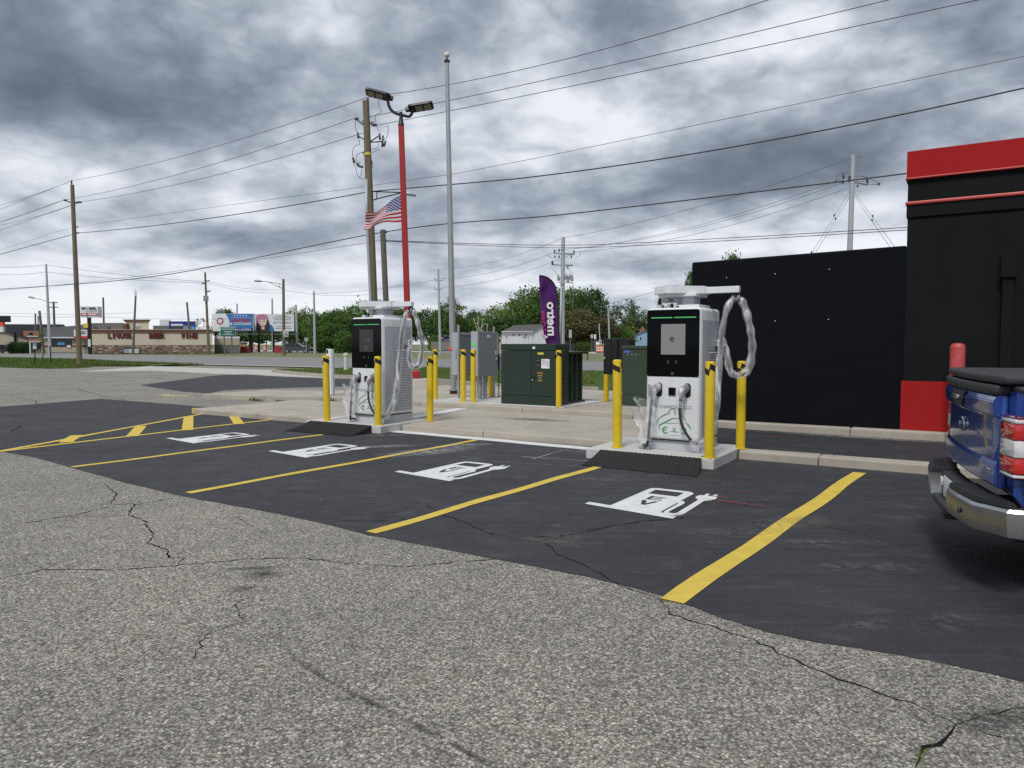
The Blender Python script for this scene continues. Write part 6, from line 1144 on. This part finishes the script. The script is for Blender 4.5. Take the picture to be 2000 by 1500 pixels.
def sign_post(name, px, y0, y1, Y, shape, m, label, w=4.0, ybase=690):
    r = root_at(name, px, Y, label, 'road sign'); fb(r, 'post', px - .35, px + .35, y0 + 2, ybase, 'steel', .06, .08, tozero=True); cy = (y0 + y1) / 2
    if shape == 'oct': fpoly(r, 'sign_face', [(px + w * math.cos(R(22.5 + 45 * i)), cy + w * math.sin(R(22.5 + 45 * i))) for i in range(8)], m, .04, -.02)
    elif shape == 'tri': fpoly(r, 'sign_face', [(px - w, y0), (px + w, y0), (px, y1)], m, .04, -.02); fpoly(r, 'sign_inner', [(px - w * .45, y0 + 1.6), (px + w * .45, y0 + 1.6), (px, y1 - 3)], 'sign_white', .02, -.05)
    else: fb(r, 'sign_face', px - w, px + w, y0, y1, m, .04, -.02)
    return r
sign_post('stop_sign', 598, 658, 668, 118, 'oct', 'steel', 'grey back of an octagonal sign by the dark car', 4.5); r_ = sign_post('no_entry_sign', 862.5, 657, 664, 112, 'oct', 'sign_red', 'red no entry disc beside the slim steel pole', 3.0); fb(r_, 'white_bar', 860.8, 864.2, 659.8, 661.2, 'sign_white', .02, -.05)
sign_post('yield_sign', 989.5, 655.5, 661.5, 120, 'tri', 'sign_red', 'red and white yield triangle before the white house', 3.0); sign_post('sign_plate', 1114, 644, 660, 90, 'rect', 'steel_l', 'tall blank grey sign plate right of the steel pole', 3.0); sign_post('sign_plate', 1156, 653, 660.5, 118, 'rect', 'steel_l', 'left one of two grey sign plates above the barrels', 2.6); sign_post('sign_plate', 1162.2, 653, 662, 121, 'rect', 'sign_white', 'right one of two pale sign plates above the barrels', 2.1); sign_post('sign_plate', 1025, 655, 661, 110, 'rect', 'steel', 'grey sign plate in front of the white house wall', 4.0); sign_post('sign_plate', 1032, 656, 661, 112, 'rect', 'steel_l', 'pale square sign plate in front of the white house wall', 2.0)
# traffic barrels
def barrel(px, Y, label):
    r = root_at('traffic_barrel', px, Y, label, 'traffic barrel', 'traffic barrels'); 
    for z0, z1, r0, r1, m in ((0, .10, .33, .33, 'tyre'), (.10, .33, .30, .29, 'orange'), (.33, .50, .29, .28, 'sign_white'), (.50, .67, .28, .27, 'orange'), (.67, .84, .27, .26, 'sign_white'), (.84, 1.06, .26, .24, 'orange')):
        bm = NB(); lathe(bm, [(r0, z0), (r1, z1)], 14); obj('band', bm, MT[m], r, auto=40)
    s = .004 * Y / 1.6; r.scale = (1.25, 1.25, 1.2); return r
for px, Y, lab in ((1169, 128, 'left of the two barrels standing close together'), (1175.5, 128, 'right of the two barrels standing close together'), (470, 150, 'barrel behind the small grey block'), (485, 155, 'barrel just right of the billboard post'), (499, 160, 'barrel between the two billboards'), (516, 155, 'barrel under the portrait billboard'), (539, 150, 'barrel behind the right red enclosure'), (607, 165, 'barrel past the nose of the dark car')): barrel(px, Y, 'orange and white traffic ' + lab)
# ---- cars
def car(name, x0, x1, Y, prof, label, flip, h):
    a_ = at(x0, 672, Y); b_ = at(x1, 672, Y); Ln = b_.x - a_.x; r = empty(name, ((a_.x + b_.x) / 2, Y, 0), 0, label, 'car'); fx = (lambda t_: (t_ - .5) * Ln * (1 if flip else -1))
    bm = NB(); prism(bm, [(fx(t_), -.9, z * h) for t_, z in prof], (0, 1.8, 0))
    for v in bm.verts:
        if v.co.z > h * .62: v.co.y *= .82
    bmesh.ops.bevel(bm, geom=bm.edges[:], offset=.05, segments=2, affect='EDGES'); obj('body', bm, MT['car_blk'], r, auto=40)
    for s in (-1, 1):
        for t0, t1 in ((.16, .44), (.47, .70)):
            bm = NB(); prism(bm, [(fx(t0), s * .86, h * .62), (fx(t1), s * .86, h * .62), (fx(t1 - (.10 if t1 > .6 else 0)), s * .755, h * .93), (fx(t0 + .04), s * .755, h * .93)], (0, s * .03, 0)); obj('side_window', bm, MT['window'], r)
        for t_ in (.19, .80):
            bm = NB(); lathe(bm, [(.20, -.1), (.32, -.11), (.34, 0), (.32, .11), (.20, .1)], 18); bm.transform(Matrix.Translation((fx(t_), s * .80, .34)) @ Matrix.Rotation(R(90), 4, 'X')); w_ = obj('wheel', bm, MT['tyre'], r, auto=40); bm = NB(); lathe(bm, [(.19, -.115), (.19, .115)], 12); bm.transform(Matrix.Translation((fx(t_), s * .80, .34)) @ Matrix.Rotation(R(90), 4, 'X')); obj('rim', bm, MT['rim'], w_)
        bm = NB(); box(bm, fx(.985) - .06, fx(.985) + .06, s * .62 - .14, s * .62 + .14, h * .45, h * .53, .02); obj('headlight', bm, MT['label_w'], r); bm = NB(); box(bm, fx(.012) - .05, fx(.012) + .05, s * .66 - .12, s * .66 + .12, h * .50, h * .60, .02); obj('tail_light', bm, MT['tail_red'], r)
    return r
car('suv', 552, 609, 128, [(.0, .2), (.0, .60), (.05, .95), (.12, 1.0), (.55, 1.0), (.72, .66), (.96, .55), (1.0, .40), (1.0, .2)], 'dark suv parked beside the street lamp pole', True, 1.72)
car('sedan', -12, 38, 122, [(.0, .2), (.0, .62), (.10, .68), (.24, .98), (.50, 1.0), (.70, .68), (.95, .56), (1.0, .42), (1.0, .2)], 'black sedan driving in front of the hedge at the left edge', True, 1.46)
# ---- houses on the right
hw = root_at('white_house', 1020, 150, 'white sided house with grey gable roof behind the transformer', 'house'); fb(hw, 'wall', 980, 1040, 647, 688, 'siding_w', 9, tozero=True); fpoly(hw, 'gable_wall', [(1040, 688), (1040, 647), (1060, 636), (1082, 647), (1082, 688)], 'siding_w', 9, .1); fpoly(hw, 'roof', [(979, 647.6), (1005, 635), (1059, 633.5), (1061, 635), (1041, 647.6)], 'shingle', .6, -.4); fpoly(hw, 'roof', [(1060, 634), (1062, 634), (1085, 647), (1083, 648)], 'shingle', 9.6, -.3); fb(hw, 'eave', 979, 1041, 647, 648.2, 'sign_white', .3, -.6)
for x in (1003, 1014.5, 1027): w_ = fb(hw, 'window', x - 1.2, x + 1.2, 653, 656, 'window', .1, -.08)
for (nm, x0, x1, yr, ye, Y, wall, roof, lab) in [('small_house', 964, 981, 652, 659, 160, 'siding_t', 'shingle', 'small cream house left of the white house'), ('navy_house', 864, 882, 656, 661, 155, 'siding_n', 'shingle', 'navy house with white gable trim behind the slim pole'), ('white_cottage', 1100, 1164, 640, 661, 165, 'siding_w', 'shingle', 'white cottage half hidden by the reddish tree'), ('blue_house', 1238, 1285, 646, 655, 140, 'siding_b', 'shingle', 'light blue house with dark roof behind the green cabinet')]:
    h_ = root_at(nm, (x0 + x1) / 2, Y, lab, 'house'); mid = (x0 + x1) / 2
    fpoly(h_, 'gable_wall', [(x0, 690), (x0, ye), (mid, yr + 1), (x1, ye), (x1, 690)], wall, 8); fpoly(h_, 'roof', [(x0 - 1.5, ye + 1), (mid, yr), (x1 + 1.5, ye + 1), (x1 + 1.5, ye - .6), (mid, yr - 1.6), (x0 - 1.5, ye - .6)], roof, 8.6, -.3)
    for t_ in (.28, .7): w_ = fb(h_, 'window', x0 + (x1 - x0) * t_ - 1.6, x0 + (x1 - x0) * t_ + 1.6, ye + 3, ye + 9, 'window', .1, -.08); fb(h_, 'window_frame', x0 + (x1 - x0) * t_ - 2.1, x0 + (x1 - x0) * t_ + 2.1, ye + 2.4, ye + 9.6, 'sign_white', .05, -.04, w_)
gp_ = root_at('garage_roof', 1258, 160, 'brown gable top of a house behind the blue one', 'house'); fpoly(gp_, 'gable', [(1246, 690), (1246, 652), (1254, 637), (1268, 652), (1268, 690)], 'brickw', 6)
fc = root_at('board_fence', 872, 148, 'low grey board fence below the trees by the slim pole', 'fence')
for i in range(16): fb(fc, 'board', 842 + i * 4.6, 846.3 + i * 4.6, 668 + random.uniform(-.3, .3), 684, 'fence_w', .05, .0)
# paving of the side street
bm = NB(); sheet(bm, [at(468, 690, 134).xy.to_3d() + Vector((0, 0, -.03)), at(625, 690, 134).xy.to_3d() + Vector((0, 0, -.03)), at(620, 684, 210).xy.to_3d() + Vector((0, 0, -.03)), at(470, 684, 210).xy.to_3d() + Vector((0, 0, -.03))]); structure('side_street', bm, MT['asph_far'])
bm = NB(); sheet(bm, [at(-60, 690, 106).xy.to_3d() + Vector((0, 0, -.03)), at(176, 690, 106).xy.to_3d() + Vector((0, 0, -.03)), at(172, 690, 127).xy.to_3d() + Vector((0, 0, -.03)), at(-60, 690, 127).xy.to_3d() + Vector((0, 0, -.03))]); structure('shop_forecourt', bm, MT['asph_far'])

# ================================================================ TREES
LF = [leaf_mat('leaf_green', (0.055, 0.116, 0.022), (0.091, 0.177, 0.034), (0.146, 0.232, 0.055)), leaf_mat('leaf_deep', (0.032, 0.073, 0.017), (0.055, 0.116, 0.027), (0.085, 0.152, 0.041)), leaf_mat('leaf_yellow', (0.104, 0.152, 0.032), (0.152, 0.207, 0.046), (0.232, 0.268, 0.085)), leaf_mat('leaf_rust', (0.085, 0.079, 0.037), (0.122, 0.110, 0.051), (0.159, 0.165, 0.067)), leaf_mat('leaf_blue', (0.073, 0.122, 0.067), (0.110, 0.171, 0.091), (0.171, 0.232, 0.134))]
def crown_mesh(seed, n_cl, per, sq, leaf, airy, cone=0.0):
    rd = np.random.default_rng(seed); V = []; C_ = []
    while len(C_) < n_cl:
        p = rd.uniform(-1, 1, 3); d = np.linalg.norm(p)
        if d > 1 or d < .12 + .45 * airy: continue
        if cone and abs(p[0]) + abs(p[1]) > 1.5 * (1 - (p[2] + 1) / 2 * cone): continue
        if p[2] < -.55 and rd.random() < .6: continue
        C_.append(p)
    for c in C_:
        cr = rd.uniform(.10, .24) * (1.25 - .4 * airy); m = int(per * rd.uniform(.6, 1.4))
        q = c + rd.normal(0, cr * .55, (m, 3)) * np.array([1.15, 1.15, .75])
        for p in q:
            s = leaf * rd.uniform(.6, 1.5); u = rd.normal(0, 1, 3); u /= np.linalg.norm(u); w = np.cross(u, rd.normal(0, 1, 3)); w /= np.linalg.norm(w) + 1e-9
            V += [p - u * s, p + w * s * .55, p + u * s, p - w * s * .55]
    V = np.array(V); n = len(V) // 4; me = bpy.data.meshes.new('crown'); me.from_pydata(V.tolist(), [], np.arange(n * 4).reshape(n, 4).tolist()); return me
CROWNS = [crown_mesh(s, n_cl, per, 1, lf, ai, co) for s, n_cl, per, lf, ai, co in ((1, 210, 34, .050, .0, 0), (2, 200, 32, .046, .2, 0), (3, 105, 30, .042, 1.0, 0), (4, 210, 32, .048, 0, .55), (5, 210, 34, .052, .05, 0), (6, 80, 24, .038, 1.2, 0))]
def tree(px, ytop, Y, wpx, kind, leafi, label, ybot=None, name='tree', zlow=.18, zb=0.0):
    p = at(px, ytop, Y); hgt = p.z - zb; rad = wpx * (1.2 if name == 'tree' else 1.0) * Y / F_PX / 2; r = empty(name, (p.x, Y, zb), random.uniform(0, 6.28), label, 'tree' if name != 'bush' else 'bush', 'trees across the street' if name == 'tree' else 'roadside bushes')
    c0 = hgt * zlow; me = CROWNS[kind]; o_ = bpy.data.objects.new('crown', me.copy() if not me.materials else me); 
    o_.data = me.copy(); o_.data.materials.clear(); o_.data.materials.append(LF[leafi]); COL.objects.link(o_); o_.parent = r; o_.location = (0, 0, (hgt + c0) / 2); o_.scale = (rad, rad, (hgt - c0) / 2 * 1.03); o_.rotation_euler = (0, 0, random.uniform(0, 6.28))
    bm = NB(); tr_ = max(.08, hgt * .018); tube(bm, [(0, 0, -.2), (.1, 0, hgt * .3), (0, .1, hgt * .62)], [tr_, tr_ * .75, tr_ * .3], 8)
    for k_ in range(6):
        t_ = random.uniform(0, 6.28); z0 = hgt * random.uniform(.22, .5); L_ = rad * random.uniform(.5, .85); tube(bm, [(0, 0, z0), (math.cos(t_) * L_ * .5, math.sin(t_) * L_ * .5, z0 + hgt * .14), (math.cos(t_) * L_, math.sin(t_) * L_, z0 + hgt * .24)], [tr_ * .45, tr_ * .3, tr_ * .1], 6)
    obj('trunk', bm, MT['bark'], r, smooth=True); return r
TL = [(574, 599, 185, 40, 2, 2, 'airy tree with thin top above the portrait billboard'), (600, 604, 190, 46, 1, 0, 'tree filling the gap right of the portrait billboard'), (562, 618, 200, 50, 0, 1, 'dark tree behind the portrait billboard'), (590, 634, 175, 60, 4, 0, 'leafy tree behind the speed limit sign'), (632, 612, 170, 66, 4, 0, 'broad green tree left of the dark-screened charger'), (668, 604, 172, 60, 0, 0, 'rounded tree directly left of the dark-screened charger'), (704, 592, 176, 74, 1, 0, 'tall tree rising behind the dark-screened charger'), (752, 588, 180, 60, 0, 1, 'dark tree behind the wooden utility pole'), (790, 602, 185, 60, 4, 0, 'tree behind the red light pole'), (828, 606, 180, 56, 1, 1, 'dark tree between red pole and flagpole'), (878, 580, 165, 54, 2, 0, 'airy tree behind the flagpole'), (872, 606, 172, 66, 0, 1, 'dense tree low behind the flagpole'), (924, 606, 190, 34, 0, 1, 'small round dark tree right of the flagpole'), (938, 622, 175, 70, 4, 0, 'low wide tree behind the meter cabinet'), (968, 602, 185, 64, 1, 2, 'yellowish tree behind the transformer'), (1006, 588, 180, 72, 1, 2, 'yellow green tree left of the feather banner'), (1034, 565, 182, 72, 1, 0, 'tall tree just left of the feather banner'), (1000, 618, 170, 80, 0, 1, 'dark tree behind the white house roof'), (1074, 560, 186, 70, 0, 0, 'tall tree behind the feather banner'), (1112, 566, 190, 66, 4, 0, 'tall tree right of the steel pole'), (1156, 565, 175, 64, 3, 1, 'dark pointed tree left of the near charger'), (1124, 606, 160, 84, 4, 3, 'reddish brown tree in front of the white cottage'), (1176, 620, 158, 60, 0, 3, 'rust tinted tree behind the black cabinet'), (1220, 585, 170, 66, 2, 4, 'airy grey green tree left of the near charger'), (1246, 606, 180, 60, 2, 0, 'thin tree behind the blue house'), (1236, 628, 172, 70, 4, 1, 'low dark tree behind the blue house'), (1214, 636, 160, 40, 0, 0, 'green tree between the black cabinet and blue house'), (440, 604, 200, 40, 3, 1, 'tree top peeping over the heating billboard'), (395, 622, 190, 30, 5, 3, 'brownish tree at the end of the store roof'), (1432, 497, 60, 44, 3, 0, 'green tree top showing over the low black wall'), (1349, 530, 90, 22, 3, 1, 'dark tree at the end of the low black wall'), (520, 628, 215, 70, 4, 0, 'far tree under the billboards'), (480, 640, 220, 60, 0, 1, 'far dark tree behind the billboard posts'), (1310, 600, 175, 90, 1, 0, 'tree standing behind the near charger'), (1300, 626, 165, 70, 4, 1, 'dark tree hidden behind the near charger')]
for a_ in TL: tree(*a_)
for i, (px, yt, Y, w_, lab) in enumerate([(622, 640, 132, 44, 'rounded roadside bush right of the tall pale pole'), (650, 634, 134, 56, 'large roadside bush left of the dark-screened charger'), (672, 648, 130, 40, 'low bush beside the dark-screened charger'), (690, 656, 128, 36, 'bush half hidden by the dark-screened charger'), (1140, 668, 150, 30, 'low bush before the white cottage'), (25, 668, 119, 22, 'left end of the clipped hedge behind the sedan'), (40, 667.5, 119, 24, 'middle of the clipped hedge behind the sedan'), (54, 668, 119, 18, 'right end of the clipped hedge behind the sedan'), (850, 655, 150, 30, 'bush at the end of the board fence'), (1200, 660, 150, 26, 'bush beside the blue house')]): tree(px, yt, Y, w_, 4, (0, 1)[i % 2], lab, name='bush', zlow=-.1)
# bare branched shrub behind the meter cabinet
sb_ = root_at('bare_shrub', 935, 60, 'bare pale branched shrub behind the grey meter cabinet', 'shrub')
for q in [[(932, 680), (933, 650), (925, 622)], [(932, 660), (934, 640), (934, 618)], [(936, 680), (938, 650), (944, 622)], [(938, 650), (936, 640), (931, 630)], [(941, 640), (947, 632), (950, 636)], [(946, 680), (950, 655), (952, 632)]]: add_tube(sb_, 'branch', catmull([at(x, y, 60) - Vector(sb_.location) for x, y in q], 4), .03, MT['bark_pale'], 5)
def sapling(px, ytop, Y, label, zb, n, leafm, spread):
    p = at(px, ytop, Y); r = empty('sapling', (p.x, Y, zb), 0, label, 'sapling'); h_ = p.z - zb; bm = NB(); tube(bm, [(0, 0, 0), (.03, 0, h_ * .5), (0, 0, h_)], [.022, .016, .006], 6); obj('stem', bm, MT['bark'], r); V = []
    for _ in range(n):
        z = h_ * random.uniform(.28, 1.0); t_ = random.uniform(0, 6.28); q = random.uniform(.02, spread) * (1.15 - z / h_ * .5); s = random.uniform(.05, .09); c = Vector((math.cos(t_) * q, math.sin(t_) * q, z)); u = Vector((random.gauss(0, 1), random.gauss(0, 1), random.gauss(0, 1))).normalized(); w_ = u.cross(Vector((random.gauss(0, 1), random.gauss(0, 1), random.gauss(0, 1)))).normalized(); V += [c - u * s, c + w_ * s * .5, c + u * s, c - w_ * s * .5]
    me = bpy.data.meshes.new('foliage'); me.from_pydata([tuple(v) for v in V], [], [(i, i + 1, i + 2, i + 3) for i in range(0, len(V), 4)]); obj('foliage', me, leafm, r); return r
sapling(1234, 620, 27, 'thin yellow green sapling behind the green utility cabinet', .13, 170, LF[2], .28); sapling(81, 640, 50, 'slender staked sapling on the corner mound', .12, 120, LF[0], .35)
for i, (px, y0, x1, lab) in enumerate([(68, 680, 68, 'left dark stake beside the sapling on the mound'), (83.5, 690, 84, 'short dark stake close to the sapling on the mound'), (97, 676, 100.5, 'leaning dark stake right of the sapling on the mound')]):
    p = at(px, y0, 50.5 + i * .4); b_ = at(x1, 709, 50.5 + i * .4); zb = mound(b_.x, b_.y); r = empty('tree_stake', (b_.x, b_.y, zb), 0, lab, 'stake', 'sapling stakes'); bm = NB(); tube(bm, [(0, 0, -.1), p - Vector((b_.x, b_.y, zb))], .035, 6); obj('stake', bm, MT['metal_dark'], r)
# weeds in the joints
for i, (px, py, z, lab) in enumerate([(508, 772, .14, 'weed tuft at the foot of the upper kerb left'), (542, 768, .14, 'small weed with pale litter at the upper kerb'), (625, 778, .14, 'weed tuft at the upper kerb near the marker post'), (577, 815, .02, 'weed at the end of the hatched bay'), (631, 815, .02, 'weed beside the left bollard of the dark-screened charger'), (1802, 1470, .0, 'green moss and weed growing in the wide corner crack')]):
    p = gp(px, py, z) if i > 2 else L((-13.9, -12.9, -11.1)[i], 3.16, (0, 0, .115)[i]); r = empty('weed', p, 0, lab, 'weed', 'weeds in the joints'); V = []; big_ = i != 5
    for _ in range(60 if big_ else 70):
        if big_: c = Vector((random.gauss(0, .14), random.gauss(0, .03), 0)); c = KX * c.x + KN * c.y; hh = random.uniform(.03, .11)
        else: t_ = random.uniform(0, 1); c = (gp(1812, 1455) - p).lerp(gp(1790, 1492) - p, t_) + Vector((random.gauss(0, .008), random.gauss(0, .006), 0)); hh = random.uniform(.006, .02)
        u = Vector((random.gauss(0, 1), random.gauss(0, 1), 0)).normalized() * hh * .16; l_ = Vector((random.gauss(0, hh * .5), random.gauss(0, hh * .5), hh)); V += [c - u, c + u, c + l_]
    me = bpy.data.meshes.new('blades'); me.from_pydata([tuple(v) for v in V], [], [(j, j + 1, j + 2) for j in range(0, len(V), 3)]); obj('blades', me, MT['grass'], r)
